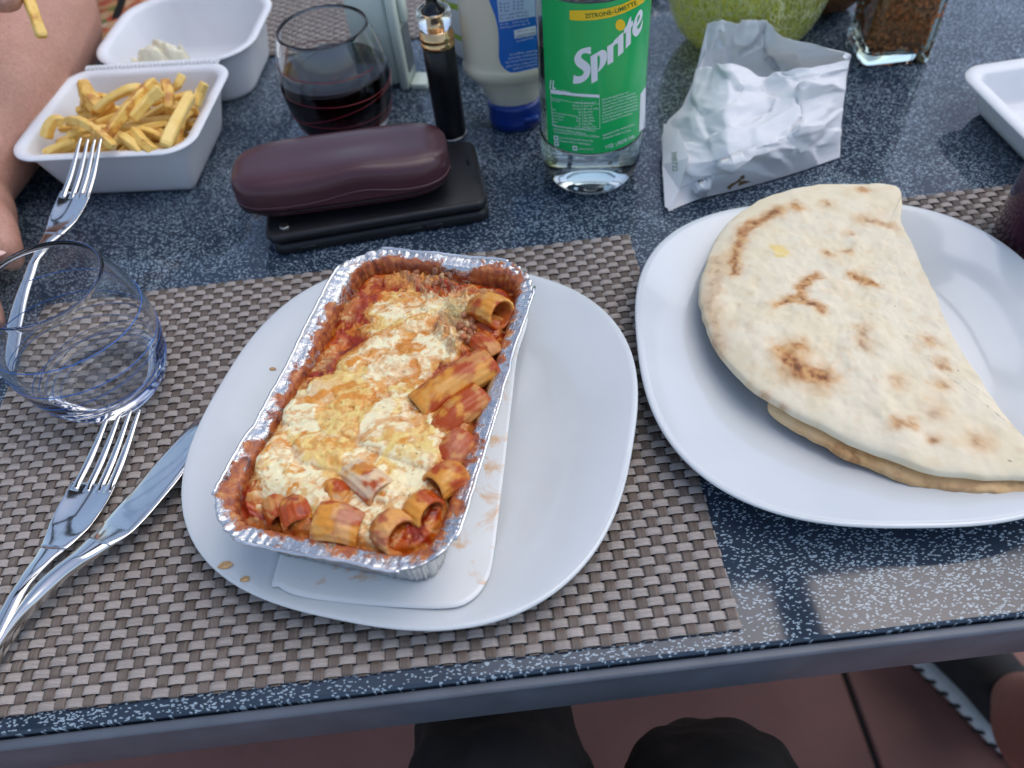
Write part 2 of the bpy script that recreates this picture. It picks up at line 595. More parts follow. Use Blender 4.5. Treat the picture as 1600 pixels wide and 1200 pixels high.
CZ = lambda u: PLATE_Z + 0.0165
out = []
for a, b in cpts:
    p = at(a, b, PLATE_Z + 0.0185)[:2] - TC
    c, s = math.cos(-TROT), math.sin(-TROT)
    out.append((p[0] * c - p[1] * s, p[0] * s + p[1] * c))
out = resample(catmull(out, 200, True), 160)[::-1]
if np.sum(out[:, 0] * np.roll(out[:, 1], -1) - np.roll(out[:, 0], -1) * out[:, 1]) < 0:
    out = out[::-1]
cz = 0.0085
def plate_top(lx, ly):
    c, s = math.cos(TROT), math.sin(TROT)
    wx_, wy_ = lx * c - ly * s + TC[0] + 0.0590, lx * s + ly * c + TC[1] - 0.2795
    r = np.hypot(wx_, wy_) / 0.1290
    return np.interp(r, [.5, .56, .62, .70, .80, .90, .965, .988], [.0066, .0072, .0088, .0118, .0152, .0182, .0202, .0208]) + PLATE_Z - PB
cc_ = out.mean(0)
crings = []
for s_ in np.linspace(0.02, 1.0, 30):
    q = cc_ + (out - cc_) * s_
    z = np.maximum(cz, plate_top(q[:, 0], q[:, 1]) + 0.0007)
    crings.append(np.column_stack([q, z]))
low_ring = crings[-1] - np.array([0, 0, 0.0005])
build('sheet', loft(crings + [low_ring], True, False), card_mat(), ct)

def foil_mat():
    t = NT('aluminium_foil'); co = t.coord()
    sep = t.node('ShaderNodeSeparateXYZ'); t.link(co, sep.inputs[0])
    a = t.node('ShaderNodeVertexColor', layer_name='Col')      # where sauce and cheese are baked on
    n = t.noise(co, 130, 5, 0.62, 0.8)
    f = t.math('MULTIPLY', t.ramp(t.math('ADD', n, t.math('MULTIPLY_ADD', t.node('ShaderNodeSeparateColor').inputs[0] if False else sepc(t, a.outputs[0]), 0.75, -0.62)), [(0.40, (0, 0, 0)), (0.50, (1, 1, 1))]), t.math('MULTIPLY', t.node('ShaderNodeNewGeometry').outputs['Backfacing'], 0.96))
    sc = t.ramp(t.noise(co, 210, 4, 0.6), [(0.28, (0.07, 0.012, 0.004)), (0.43, (0.30, 0.052, 0.006)), (0.6, (0.48, 0.135, 0.015)), (0.75, (0.62, 0.36, 0.11))])
    t.link(t.mix(f, (0.66, 0.66, 0.65), sc), t.p.inputs['Base Color'])
    inv = t.math('SUBTRACT', 1.0, f)
    t.link(inv, t.p.inputs['Metallic'])
    t.link(t.math('MULTIPLY_ADD', f, 0.14, 0.24), t.p.inputs['Roughness'])
    h = t.math('ADD', t.noise(co, 300, 4, 0.6, 0.5), t.math('MULTIPLY', f, 0.5))
    t.bump(h, 0.8, 0.0009)
    return t.m
def sepc(t, sock):
    s = t.node('ShaderNodeSeparateColor'); t.link(sock, s.inputs[0]); return s.outputs[0]
M_foil = foil_mat()
HW, HL = 0.0540, 0.0965           # inner half width / length at the rim
RIM_H = 0.0480                    # rim height above the card
tray = thing('foil_tray', 'crinkled rectangular aluminium foil tray full of baked pasta', 'foil tray', (TC[0], TC[1], PB + cz + 0.0008), TROT)
NP = 720
base_o = resample(rrect(1.0 * HW, HL, 0.020, 24), NP)
Tn = np.roll(base_o, -1, 0) - np.roll(base_o, 1, 0)
Nn = np.stack([Tn[:, 1], -Tn[:, 0]], 1); Nn /= np.linalg.norm(Nn, axis=1)[:, None]
cx_, cy_ = np.abs(base_o[:, 0]) > HW - 0.021, np.abs(base_o[:, 1]) > HL - 0.021
corner = np.convolve(np.r_[(cx_ & cy_).astype(float)[-20:], (cx_ & cy_).astype(float), (cx_ & cy_).astype(float)[:20]], np.ones(41) / 41, 'valid')
arc = np.arange(NP) / NP
pleat = np.sin(arc * 2 * PI * 120 + 16 * (fbm(arc * 60, arc * 0 + 5.5, 19, 2) - .5) * np.minimum(1, np.minimum(arc, 1 - arc) * 40))
jag = fbm(arc * 240, arc * 0 + 3.3, 5, 3) - 0.5
irr = fbm(arc * 90, arc * 0 + 8.1, 15, 2)
slow = fbm(arc * 26, arc * 0 + 1.7, 9, 3) - 0.5
slow[:60] = slow[:60] * np.linspace(0, 1, 60); slow[-60:] = slow[-60:] * np.linspace(1, 0, 60)
jag[:20] *= np.linspace(0, 1, 20); jag[-20:] *= np.linspace(1, 0, 20)
def ring(off, z, amp, zamp):
    o = off + amp * (0.06 + 0.8 * corner) * pleat * (0.5 + irr) + slow * (0.0026 if off > 0.002 else 0.0008) + jag * amp * 1.8
    P = base_o + Nn * o[:, None]
    zz = z + zamp * ((0.04 + 0.7 * corner) * pleat * (0.4 + irr) * 0.8 + jag * (0.9 + 2.0 * corner)) + slow * zamp * 4.0
    return np.column_stack([P, zz])
levels = [(-0.0082, 0.0002, 0.0003, 0), (-0.0066, 0.0010, 0.0005, 0), (-0.0056, 0.008, 0.0009, 0), (-0.0042, 0.022, 0.0011, 0), (-0.0026, 0.036, 0.0011, 0.0001), (-0.0011, 0.0445, 0.0009, 0.0003),
          (-0.0002, 0.0462, 0.0006, 0.0004), (0.0012, 0.0470, 0.0004, 0.0006), (0.0035, 0.0472, 0.0003, 0.0009), (0.0058, 0.0476, 0.0004, 0.0011), (0.0072, 0.0482, 0.0005, 0.0010), (0.0080, 0.0481, 0.0005, 0.0009), (0.0083, 0.0472, 0.0005, 0.0008), (0.0079, 0.0462, 0.0005, 0.0008), (0.0066, 0.0458, 0.0005, 0.0008)]
levels = [(a, z * 0.95, c, d) for a, z, c, d in levels]
rings = [ring(*l) for l in levels]
V = np.vstack(rings); F = []
nl = len(rings)
for i in range(nl - 1):
    for k in range(NP):
        k2 = (k + 1) % NP
        F.append((i * NP + k, i * NP + k2, (i + 1) * NP + k2, (i + 1) * NP + k))
F.append(tuple(range(NP))[::-1])
stain = np.zeros(len(V))
for i, l in enumerate(levels):
    base_s = {0: .9, 1: .9, 2: .95, 3: .95, 4: .95, 5: .92, 6: .84, 7: .74, 8: .64, 9: .56, 10: .50, 11: .44, 12: .25, 13: 0.0, 14: 0.0}[i]
    loc = fbm(base_o[:, 0] * 90, base_o[:, 1] * 90, 77, 3)
    stain[i * NP:(i + 1) * NP] = np.clip(base_s + (loc - 0.5) * 0.75 * (base_s > 0) + corner * 0.16 * (2 < i < 12), 0, 1)
split = 8
build('pan', (V, F), M_foil, tray, col=np.repeat(stain[:, None], 3, 1))
# the rolled-over bead along the outer edge, one length per side, gaping at the corners
for side in range(4):
    if side % 2 == 0:
        sel = np.where((Nn[:, 0] * (1 if side == 0 else -1) > 0.96))[0]
    else:
        sel = np.where((Nn[:, 1] * (1 if side == 1 else -1) > 0.96))[0]
    if sel.max() - sel.min() > NP / 2:
        sel = np.concatenate([sel[sel > NP / 2], sel[sel <= NP / 2]])
    r11 = rings[11][sel]
    path = np.column_stack([r11[:, :2] + Nn[sel] * 0.0006, np.convolve(np.pad(r11[:, 2], 8, mode='edge'), np.ones(17) / 17, 'valid') + 0.0001])
    path = resample(path, 60, False)
    path[:, :2] += (np.stack([Nn[sel][0]] * 60)) * (np.sin(np.linspace(0, PI * 2.2, 60)) * 0.0007)[:, None]
    build('rolled_edge', tube(path, 0.00095, 8), simple('bright_foil_edge', (0.80, 0.80, 0.80), 0.22, 1.0, vary=0.05, bump=0.2, bscale=500) if side == 0 else bpy.data.materials['bright_foil_edge'], tray)

# ---- the food: sauce, cheese, tubes
bake = thing('pasta_bake', 'baked rigatoni in red tomato sauce with melted cheese in the foil tray', 'baked pasta', (TC[0], TC[1], PB + cz + 0.0012), TROT)
TZ0 = PB + cz + 0.0012
crop = lambda c: to_tray(300 + c[0] / 2.034, 370 + c[1] / 2.034)
NU, NV = 190, 330
uu = np.linspace(-HW + 0.0005, HW - 0.0005, NU); vv = np.linspace(-HL + 0.0005, HL - 0.0005, NV)
U, Vv = np.meshgrid(uu, vv, indexing='ij')
wx = (fbm(U * 110, Vv * 110, 3, 4) - .5) * 0.014; wy = (fbm(U * 110 + 40, Vv * 110, 4, 4) - .5) * 0.014
top_patch = [crop(c) for c in [(575, 215), (640, 165), (760, 175), (900, 170), (885, 212), (770, 245), (700, 245), (650, 265), (590, 300), (548, 270)]]
main_patch = [crop(c) for c in [(450, 420), (560, 350), (720, 262), (770, 300), (850, 320), (845, 360), (760, 410), (715, 450), (690, 520), (710, 570), (770, 610), (790, 680), (740, 740), (735, 800), (690, 860), (620, 880), (590, 960), (555, 970), (555, 885), (480, 850), (370, 845), (300, 870), (255, 845), (225, 790), (235, 710), (330, 640), (285, 590), (335, 490), (430, 460)]]
crumb_patch = [crop(c) for c in [(650, 100), (700, 60), (800, 80), (900, 190), (880, 240), (910, 330), (850, 370), (770, 300), (800, 200), (690, 150)]]
sd1 = poly_sd(U + wx, Vv + wy, top_patch); sd2 = poly_sd(U + wx, Vv + wy, main_patch)
sd = np.maximum(sd1, sd2)
fine = fbm(U * 260 + wx * 700, Vv * 160 + wy * 700, 8, 3, 0.4)
ch = sstep(-0.0055, 0.0055, sd + 0.002 + (fine - .5) * 0.007)
# thin spots where sauce and tubes show through the cheese
thin = fbm((U * 0.8 + Vv * 0.5) * 75 + wx * 260, (Vv * 0.9 - U * 0.4) * 120 + wy * 260, 21, 3, 0.42)
ch = ch * (1 - 0.6 * sstep(0.54, 0.76, thin))
H_ = 0.0418 + 0.0026 * sstep(0.0, 0.05, -Vv + 0.02) + 0.0 * U
edge = np.minimum(HW - np.abs(U), HL - np.abs(Vv))
H_ = H_ - 0.0022 * (1 - sstep(0.001, 0.008, edge))
H_ = H_ - 0.0050 * sstep(0.050, 0.085, Vv)
cap = []
def capsule(c0, c1, rad, h):
    a = np.array(crop(c0)); b = np.array(crop(c1)); e = b - a
    t = np.clip(((U - a[0]) * e[0] + (Vv - a[1]) * e[1]) / (e @ e), 0, 1)
    d = np.hypot(U - a[0] - t * e[0], Vv - a[1] - t * e[1])
    return h * np.sqrt(np.clip(1 - (d / rad) ** 2, 0, 1))
bul = np.zeros_like(U)
for c0, c1, r_, h_ in [((500, 385), (730, 270), .0095, .0075), ((420, 480), (560, 470), .010, .006), ((340, 560), (520, 520), .010, .006), ((470, 620), (640, 560), .010, .005), ((600, 640), (780, 700), .0105, .0075),
                       ((380, 680), (460, 700), .010, .007), ((520, 730), (620, 800), .010, .006), ((240, 690), (280, 760), .011, .007), ((270, 780), (420, 820), .011, .005), ((600, 420), (760, 350), .010, .005), ((780, 210), (850, 330), .010, .0065), ((640, 110), (780, 110), .009, .006), ((330, 900), (345, 930), .007, .006)]:
    bul = np.maximum(bul, capsule(c0, c1, r_, h_))
H_ = H_ + bul * 0.40
pit = crop((470, 310)); H_ -= 0.006 * np.exp(-(((U - pit[0]) / .012) ** 2 + ((Vv - pit[1]) / .02) ** 2))
pit = crop((230, 890)); H_ -= 0.009 * np.exp(-(((U - pit[0]) / .014) ** 2 + ((Vv - pit[1]) / .012) ** 2))
H_ += ch * 0.0010 + (fbm(U * 150, Vv * 150, 12, 3) - .5) * 0.0022 * (1 - .45 * ch) + (fine - .5) * 0.0014 * (1 - .8 * ch)
ca_, sa_ = math.cos(0.55), math.sin(0.55)
Sa, Sb = U * ca_ + Vv * sa_, -U * sa_ + Vv * ca_
streak = fbm(Sa * 55 + wx * 250, Sb * 230 + wy * 250, 131, 3, .5)
blob = fbm(U * 95 + wx * 350, Vv * 95 + wy * 350, 137, 2)
tub = 0.0
# colours
s1 = np.array([0.32, 0.026, 0.003]); s2 = np.array([0.54, 0.100, 0.005]); s3 = np.array([0.17, 0.013, 0.003])
nz1 = fbm(U * 120 + wx * 300, Vv * 120, 33, 5); nz2 = fbm(U * 500, Vv * 500, 41, 4); nz3 = fbm(U * 230, Vv * 230 + 9, 52, 4)
C = mixc(np.broadcast_to(s1, U.shape + (3,)).copy(), s2, sstep(0.45, 0.68, nz1))
C = mixc(C, s3, sstep(0.56, 0.72, fbm(U * 90 + 5, Vv * 90, 61, 4)) * 0.8)
C = mixc(C, np.array([0.62, 0.23, 0.025]), sstep(0.60, 0.72, nz3) * 0.6)           # oily cheese crust in the sauce
crust = sstep(0.016, 0.004, edge) * sstep(0.45, 0.60, fbm(U * 140, Vv * 140, 71, 4))
C = mixc(C, np.array([0.60, 0.22, 0.045]), crust * 0.8)
C = mixc(C, np.array([0.70, 0.47, 0.21]), crust * sstep(.5, .62, nz2) * 0.7)
pst = np.array([0.66, 0.28, 0.06])
C = mixc(C, pst, sstep(0.002, 0.0055, bul) * (0.35 + 0.5 * sstep(.4, .6, nz3)))
chc = np.broadcast_to(np.array([0.90, 0.80, 0.49]), U.shape + (3,)).copy()
chc = mixc(chc, np.array([0.82, 0.56, 0.13]), sstep(0.50, 0.68, fbm(U * 70 + wx * 200, Vv * 70 + 3, 83, 2)) * 0.8)
chc = mixc(chc, np.array([0.76, 0.38, 0.17]), sstep(0.53, 0.72, fbm(U * 120 + wx * 500, Vv * 80 + wy * 400, 93, 3, .4)) * 0.3)
chc = mixc(chc, np.array([0.68, 0.36, 0.09]), sstep(0.66, 0.72, nz3) * 0.75)
C = mixc(C, np.array([0.74, 0.30, 0.035]), sstep(0.02, 0.30, ch) * 0.7)
C = mixc(C, chc, np.clip(sstep(0.08, 0.85, ch) * (1.0 - 0.66 * sstep(0.52, 0.72, streak) - 0.45 * sstep(0.52, 0.72, blob)), 0, 1))
crm = sstep(-0.002, 0.003, poly_sd(U + wx, Vv + wy, crumb_patch) + (fine - .5) * .008)
C = mixc(C, np.array([0.44, 0.25, 0.13]), crm * sstep(.42, .58, nz2) * 0.75)
H_ += crm * (fbm(U * 330, Vv * 330, 14, 3) - .35) * 0.008
sp = sstep(0.89, 0.91, fbm(U * 620, Vv * 620, 103, 2))
C = mixc(C, np.array([0.11, 0.05, 0.02]), sp * 0.85)                                  # herbs
gp = crop((840, 240)); gm = np.exp(-(((U - gp[0]) / .007) ** 2 + ((Vv - gp[1]) / .010) ** 2))
C = mixc(C, np.array([0.50, 0.45, 0.20]), gm * .8)
def food_mat(name, rough=0.30):
    t = NT(name); co = t.coord()
    a = t.node('ShaderNodeVertexColor', layer_name='Col')
    g = t.ramp(t.noise(co, 700, 4, 0.6), [(0.3, (0.92, 0.91, 0.90)), (0.7, (1.04, 1.04, 1.04))])
    t.link(t.mix(1.0, a.outputs[0], g, 'MULTIPLY'), t.p.inputs['Base Color'])
    t.set(Subsurface_Weight=0.10, Coat_Weight=0.08, Coat_Roughness=0.10)
    t.p.inputs['Specular IOR Level'].default_value = 0.32
    t.p.inputs['Subsurface Radius'].default_value = (0.003, 0.0015, 0.0008); t.p.inputs['Subsurface Scale'].default_value = 1.0
    t.link(t.math('MULTIPLY_ADD', t.noise(co, 180, 4), 0.30, rough - 0.18), t.p.inputs['Roughness'])
    t.bump(t.noise(co, 500, 3, 0.5), 0.22, 0.0006)
    return t.m
M_food = food_mat('sauce_and_cheese'); M_pasta = food_mat('sauced_pasta', 0.34)
# keep the sheet inside the rounded, sloping pan
rr_ = 0.019
qx = np.abs(U) - (HW - rr_); qy = np.abs(Vv) - (HL - rr_)
sdr = np.where((qx > 0) & (qy > 0), np.hypot(np.maximum(qx, 0), np.maximum(qy, 0)) - rr_, np.maximum(qx, qy) - rr_)
H_ = H_ - 0.0035 * sstep(-0.004, 0.0, sdr)
shr = np.clip((0.0470 - H_) / 0.012, 0, 1) * 0.0030
lim = np.where(sdr > -0.0008, 1, 0)
fU = np.where(lim == 1, U * 0.985, U * (1 - shr / HW)); fV = np.where(lim == 1, Vv * 0.992, Vv * (1 - shr / HL))
Vt = np.stack([fU, fV, H_], -1).reshape(-1, 3)
keep = (sdr < 0.0012).reshape(-1)
Fq = [f for f in grid_faces(NU, NV) if keep[f[0]] and keep[f[1]] and keep[f[2]] and keep[f[3]]]
used = np.unique(np.array(Fq).ravel()); remap = -np.ones(len(Vt), int); remap[used] = np.arange(len(used))
build('cheese_and_sauce', (Vt[used], [tuple(remap[list(f)]) for f in Fq]), M_food, bake, col=np.clip(C.reshape(-1, 3)[used], 0, 1))

# rigatoni: thick hollow ridged tubes, cut straight
def rigatoni(p0, p1, r, seed, flat=0.85, bend=0.0015, red=0.4, name='rigatoni', cheese=0.0):
    rng = np.random.default_rng(seed)
    p0 = np.array(p0); p1 = np.array(p1)
    ax = (p1 - p0); L = np.linalg.norm(ax); ax /= L
    side = np.cross(ax, [0, 0, 1.0]); side /= np.linalg.norm(side); up = np.cross(side, ax)
    n, m = 88, 22
    def shell(rad, ridge):
        R_ = []
        for i in range(m):
            t = i / (m - 1)
            cen = p0 + ax * L * t + up * bend * math.sin(PI * t) * 2
            fl = 1 + 0.05 * math.sin(3 * t + seed)
            ring = []
            for k in range(n):
                a = 2 * PI * k / n
                rr = rad * fl * (1 + (0.020 * math.sin(14 * a) if ridge else 0))
                ring.append(cen + side * math.cos(a) * rr + up * math.sin(a) * rr * flat)
            R_.append(np.array(ring))
        return R_
    outer = shell(r, True); inner = shell(r * 0.76, False)[::-1]
    mid1 = (outer[-1] + inner[0]) / 2 + ax * 0.0003; mid0 = (outer[0] + inner[-1]) / 2 - ax * 0.0003
    rg = [mid0] + outer + [mid1] + inner + [mid0]
    V, F = loft(rg, False, False)
    V = np.array(V)
    ids = np.concatenate([[0] * n, np.repeat(np.arange(1, m + 1), n), [m + 1] * n, np.repeat(np.arange(m + 2, 2 * m + 2), n), [2 * m + 2] * n])
    q = fbm(V[:, 0] * 120 + seed, V[:, 1] * 120 + V[:, 2] * 60, seed, 4)
    q2 = fbm(V[:, 0] * 420 + seed, V[:, 1] * 420 + V[:, 2] * 200, seed + 7, 3)
    col = mixc(np.broadcast_to(np.array([0.68, 0.275, 0.035]), V.shape).copy(), np.array([0.42, 0.062, 0.006]), sstep(0.56 - red * 0.4, 0.74 - red * 0.4, q))
    col = mixc(col, np.array([0.74, 0.44, 0.13]), sstep(.50, .70, fbm(V[:, 0] * 160 + 2 * seed, V[:, 1] * 160 + V[:, 2] * 160, seed + 19, 3)) * .45)
    col = mixc(col, np.array([0.26, 0.026, 0.005]), sstep(.68, .8, fbm(V[:, 0] * 140 + 9 * seed, V[:, 1] * 140, seed + 3, 3)) * red)
    col = mixc(col, np.array([0.82, 0.73, 0.49]), cheese * sstep(.45, .6, fbm(V[:, 0] * 120 + 3 * seed, V[:, 1] * 120, seed + 5, 4)))
    isin = ids >= m + 2
    col[isin] = mixc(col[isin], np.array([0.50, 0.13, 0.03]), 0.6)
    V[:, 2] += (q2 - .5) * 0.0006
    return build(name, (V, F), M_pasta, bake, col=np.clip(col, 0, 1), recalc=True)
def tz(c, z):
    p = crop_z(c, z); return (p[0], p[1], z)
def crop_z(c, z):
    return to_tray(300 + c[0] / 2.034, 370 + c[1] / 2.034, TZ0 + z)
for c0, z0, c1, z1, r, seed, red, che in [
        ((985, 248), .0460, (905, 232), .0380, .0100, 1, .35, .0),
        ((985, 310), .0330, (900, 300), .0320, .0100, 2, .75, 0),
        ((720, 555), .0385, (950, 400), .0425, .0110, 3, .50, .0),
        ((800, 730), .0385, (875, 640), .0390, .0092, 21, .75, .1),
        ((905, 330), .0395, (960, 395), .0370, .0085, 22, .8, 0),
        ((440, 850), .0400, (480, 800), .0390, .0085, 23, .5, .4),
        ((770, 640), .0365, (925, 505), .0405, .0098, 4, .85, 0),
        ((985, 370), .0310, (900, 350), .0310, .0090, 12, .8, 0),
        ((765, 802), .0455, (850, 760), .0390, .0088, 5, .30, .0),
        ((765, 888), .0440, (712, 862), .0385, .0092, 6, .35, .0),
        ((668, 955), .0450, (610, 925), .0385, .0098, 7, .5, .1),
        ((400, 905), .0425, (540, 935), .0400, .0100, 8, .45, .2),
        ((610, 825), .0435, (500, 740), .0385, .0090, 9, .45, .6),
        ((735, 905), .0300, (690, 985), .0320, .0090, 13, .95, 0),
        ((345, 925), .0410, (330, 850), .0385, .0085, 10, .9, 0),
        ((290, 905), .0370, (270, 840), .0350, .0075, 11, .95, 0)]:
    rigatoni(tz(c0, z0), tz(c1, z1), r, seed, red=red, cheese=che)
# browned mince crumbs at the far end and along the right
lump = bmesh.new(); bmesh.ops.create_icosphere(lump, subdivisions=2, radius=1.0)
LV = np.array([v.co[:] for v in lump.verts]); LF = [tuple(v.index for v in f.verts) for f in lump.faces]; lump.free()
rng = np.random.default_rng(5)
parts, cols = [], []
spots = [((720, 95), 40, 14), ((800, 130), 45, 12), ((880, 250), 30, 8), ((880, 320), 25, 8), ((870, 290), 30, 8)]
for c, sp_, nn in spots:
    for k in range(nn):
        cc = (c[0] + rng.normal() * sp_ * .5, c[1] + rng.normal() * sp_ * .4)
        p = crop(cc)
        if abs(p[0]) > HW - .006 or abs(p[1]) > HL - .005: continue
        i = int(np.clip((p[0] + HW) / (2 * HW) * NU, 0, NU - 1)); j = int(np.clip((p[1] + HL) / (2 * HL) * NV, 0, NV - 1))
        s = rng.uniform(.0011, .0028)
        W = LV * (1 + (fbm(LV[:, 0] * 2 + k * 7, LV[:, 1] * 2 + LV[:, 2], k, 2) - .5)[:, None] * .9) * s * rng.uniform(.7, 1.25, 3)
        parts.append((W + np.array([p[0], p[1], H_[i, j] + s * .15]), LF))
        cl = [(.30, .10, .04), (.42, .18, .09), (.50, .16, .06), (.24, .10, .05), (.55, .34, .17)][rng.integers(5)]
        cols.append(np.tile(cl, (len(LV), 1)))
o = build('mince_crumbs', join(*parts), M_pasta, bake, col=np.vstack(cols)); o['kind'] = 'stuff'

# specks of sauce on the plate
for (px, py), rr, lb in (((426, 577), .0012, 'tiny orange sauce speck on the plate left of the foil tray'), ((352, 884), .0020, 'orange sauce smear on the near left rim of the tray plate'), ((383, 905), .0013, 'small orange drip on the near rim beside the card lid')):
    p = at(px, py, PLATE_Z + 0.0185)
    a = np.linspace(0, 2 * PI, 28, endpoint=False)
    r_ = rr * (0.75 + 0.7 * fbm(np.cos(a) * 2 + px, np.sin(a) * 2, 3, 2))
    u0 = (p[:2] - np.array([-0.0590, 0.2795])); s0 = min(0.98, np.linalg.norm(u0) / 0.128)
    zs = float(np.interp(s0, [.5, .56, .62, .70, .80, .90, .965, .988], [.0066, .0072, .0088, .0118, .0152, .0182, .0202, .0208])) + PLATE_Z
    pw = at(px, py, zs)
    rings_ = [np.column_stack([r_ * k * 1.6 * np.cos(a), r_ * k * np.sin(a), np.full(28, z)]) for k, z in ((1.0, -.0004), (.96, .0002), (.7, .0005), (.2, .0006))]
    so = build('sauce_speck', loft(rings_), bpy.data.materials['plate_sauce'] if 'plate_sauce' in bpy.data.materials else simple('plate_sauce', (0.56, 0.33, 0.14), 0.35, vary=0.4, vscale=400), None, loc=pw + np.array([0, 0, .0004]))
    tag(so, lb, 'sauce speck')

# ================================================================== FOLDED FLATBREAD
def bread_mat():
    t = NT('baked_dough'); co = t.coord()
    a = t.node('ShaderNodeVertexColor', layer_name='Col')
    g = t.ramp(t.noise(co, 160, 6, 0.65), [(0.3, (0.965, 0.96, 0.95)), (0.7, (1.02, 1.02, 1.02))])
    t.link(t.mix(1.0, a.outputs[0], g, 'MULTIPLY'), t.p.inputs['Base Color'])
    t.set(Roughness=0.72, Subsurface_Weight=0.08)
    t.p.inputs['Subsurface Radius'].default_value = (0.003, 0.002, 0.001); t.p.inputs['Subsurface Scale'].default_value = 1.0
    h = t.math('ADD', t.noise(co, 110, 5, 0.6), t.math('MULTIPLY', t.noise(co, 600, 4, 0.6), 0.35))
    t.bump(h, 0.26, 0.0010)
    return t.m
M_bread = bread_mat()
FBASE = np.array([0.215, 0.30, PLATE_Z + 0.0085])
fb = thing('folded_flatbread', 'folded half-moon flatbread with brown scorched spots on the white plate', 'flatbread', FBASE)
def dome(px_outline, zrim, zbot, ztop, power, seed, spots, base_col, rings=110, n=520, amp=0.0022, lift=None):
    O = np.array([at(a, b, z)[:2] for (a, b), z in zip(px_outline, zrim)])
    zr = np.array(zrim)
    Q = resample(catmull(np.column_stack([O, zr]), 600, True), n)
    ph_ = np.arange(n) / n * 2 * PI
    Q[:, :2] += ((fbm(np.cos(ph_) * 6 + 9, np.sin(ph_) * 6 + 9, seed + 40, 3) - .5) * 0.0035)[:, None] * (Q[:, :2] - Q[:, :2].mean(0)) / np.linalg.norm(Q[:, :2] - Q[:, :2].mean(0), axis=1)[:, None]
    Q[:, 2] += (fbm(np.cos(ph_) * 5 + 3, np.sin(ph_) * 5 + 3, seed + 41, 3) - .5) * 0.004
    c = np.array([Q[:, 0].mean(), Q[:, 1].mean()])
    ss = np.concatenate([np.linspace(0.0, 0.9, rings - 30, endpoint=False), np.linspace(0.9, 1.0, 30)])
    X = c[0] + ss[:, None] * (Q[None, :, 0] - c[0]); Y = c[1] + ss[:, None] * (Q[None, :, 1] - c[1])
    Z = Q[None, :, 2] + (ztop - Q[None, :, 2]) * (1 - ss[:, None] ** power) ** 0.55
    Z = Z + (fbm(X * 55, Y * 55, seed, 4) - .5) * amp * 2 * (1 - ss[:, None] ** 8) + (fbm(X * 150, Y * 150, seed + 2, 3) - .5) * amp * 0.7 * (1 - ss[:, None] ** 10)
    # rounded lip that turns under
    lip = []
    for k in range(1, 7):
        a = k / 6 * PI * 0.5
        inset = (1 - math.cos(a)) * 0.004
        d = Q[:, :2] - c; d /= np.linalg.norm(d, axis=1)[:, None]
        bulge = math.sin(min(a * 2, PI)) * 0.0012
        zz = Q[:, 2] - math.sin(a) * (Q[:, 2] - zbot)
        lip.append(np.column_stack([Q[:, :2] - d * (inset - bulge), zz]))
    V = np.stack([X, Y, Z], -1).reshape(-1, 3)
    V = np.vstack([V] + lip)
    R_ = rings + 6
    F = []
    for i in range(R_ - 1):
        for k in range(n):
            k2 = (k + 1) % n
            F.append((i * n + k, (i + 1) * n + k, (i + 1) * n + k2, i * n + k2))
    F.append(tuple((R_ - 1) * n + k for k in range(n)))
    # browned patches, placed where the photograph shows them
    C = np.broadcast_to(np.array(base_col), V.shape).copy()
    n1 = fbm(V[:, 0] * 60, V[:, 1] * 60, seed + 11, 5); n2 = fbm(V[:, 0] * 300, V[:, 1] * 300, seed + 13, 4)
    C = mixc(C, np.array(base_col) * [0.96, 0.92, 0.82], sstep(.42, .68, n1) * .6)
    C = mixc(C, [0.70, 0.47, 0.22], sstep(.62, .75, fbm(V[:, 0] * 130, V[:, 1] * 130, seed + 17, 3)) * .22)
    wx = (fbm(V[:, 0] * 190, V[:, 1] * 190, seed + 21, 3) - .5) * 0.007; wy = (fbm(V[:, 0] * 190 + 50, V[:, 1] * 190, seed + 23, 3) - .5) * 0.007
    for pts, rad, deep in spots:
        W = np.array([at(a, b, ztop - 0.003)[:2] for a, b in pts])
        d = np.full(len(V), 1e9)
        for i in range(max(1, len(W) - 1)):
            a = W[i]; b = W[min(i + 1, len(W) - 1)]; e = b - a
            tt = np.clip(((V[:, 0] + wx - a[0]) * e[0] + (V[:, 1] + wy - a[1]) * e[1]) / (e @ e + 1e-12), 0, 1)
            d = np.minimum(d, np.hypot(V[:, 0] + wx - a[0] - tt * e[0], V[:, 1] + wy - a[1] - tt * e[1]))
        rad = rad * 1.2
        m = sstep(rad * 2.0, 0, d + (n2 - .5) * rad * 0.45)
        C = mixc(C, [0.62, 0.34, 0.12], m * min(1, deep + 0.15))
        C = mixc(C, [0.36, 0.13, 0.035], sstep(.5, 1., m) * deep * sstep(.25, .6, n2))
        C = mixc(C, [0.14, 0.045, 0.015], sstep(.8, 1., m) * sstep(.55, .68, n2) * deep)
    sp = sstep(0.95, 0.96, fbm(V[:, 0] * 420, V[:, 1] * 420, seed + 31, 2))
    C = mixc(C, [0.08, 0.04, 0.02], sp * .9)
    return (V, F), np.clip(C, 0, 1)
low = [(1200, 622), (1218, 652), (1260, 682), (1330, 716), (1400, 745), (1470, 762), (1540, 768), (1600, 770), (1668, 768), (1640, 735), (1560, 660), (1480, 530), (1400, 470), (1300, 470), (1220, 540)]
zr = [0.0198] * 9 + [0.023] * 6
VF, Cc = dome(low, zr, 0.0160, 0.0245, 6, 5, [([(1250, 690), (1400, 740)], .012, .25), ([(1300, 700), (1350, 715)], .006, .4), ([(1450, 760), (1600, 765)], .010, .25)], (0.72, 0.52, 0.29), rings=60, n=360, amp=0.001)
build('lower_layer', (sub_loc(VF[0], FBASE), VF[1]), M_bread, fb, col=Cc)
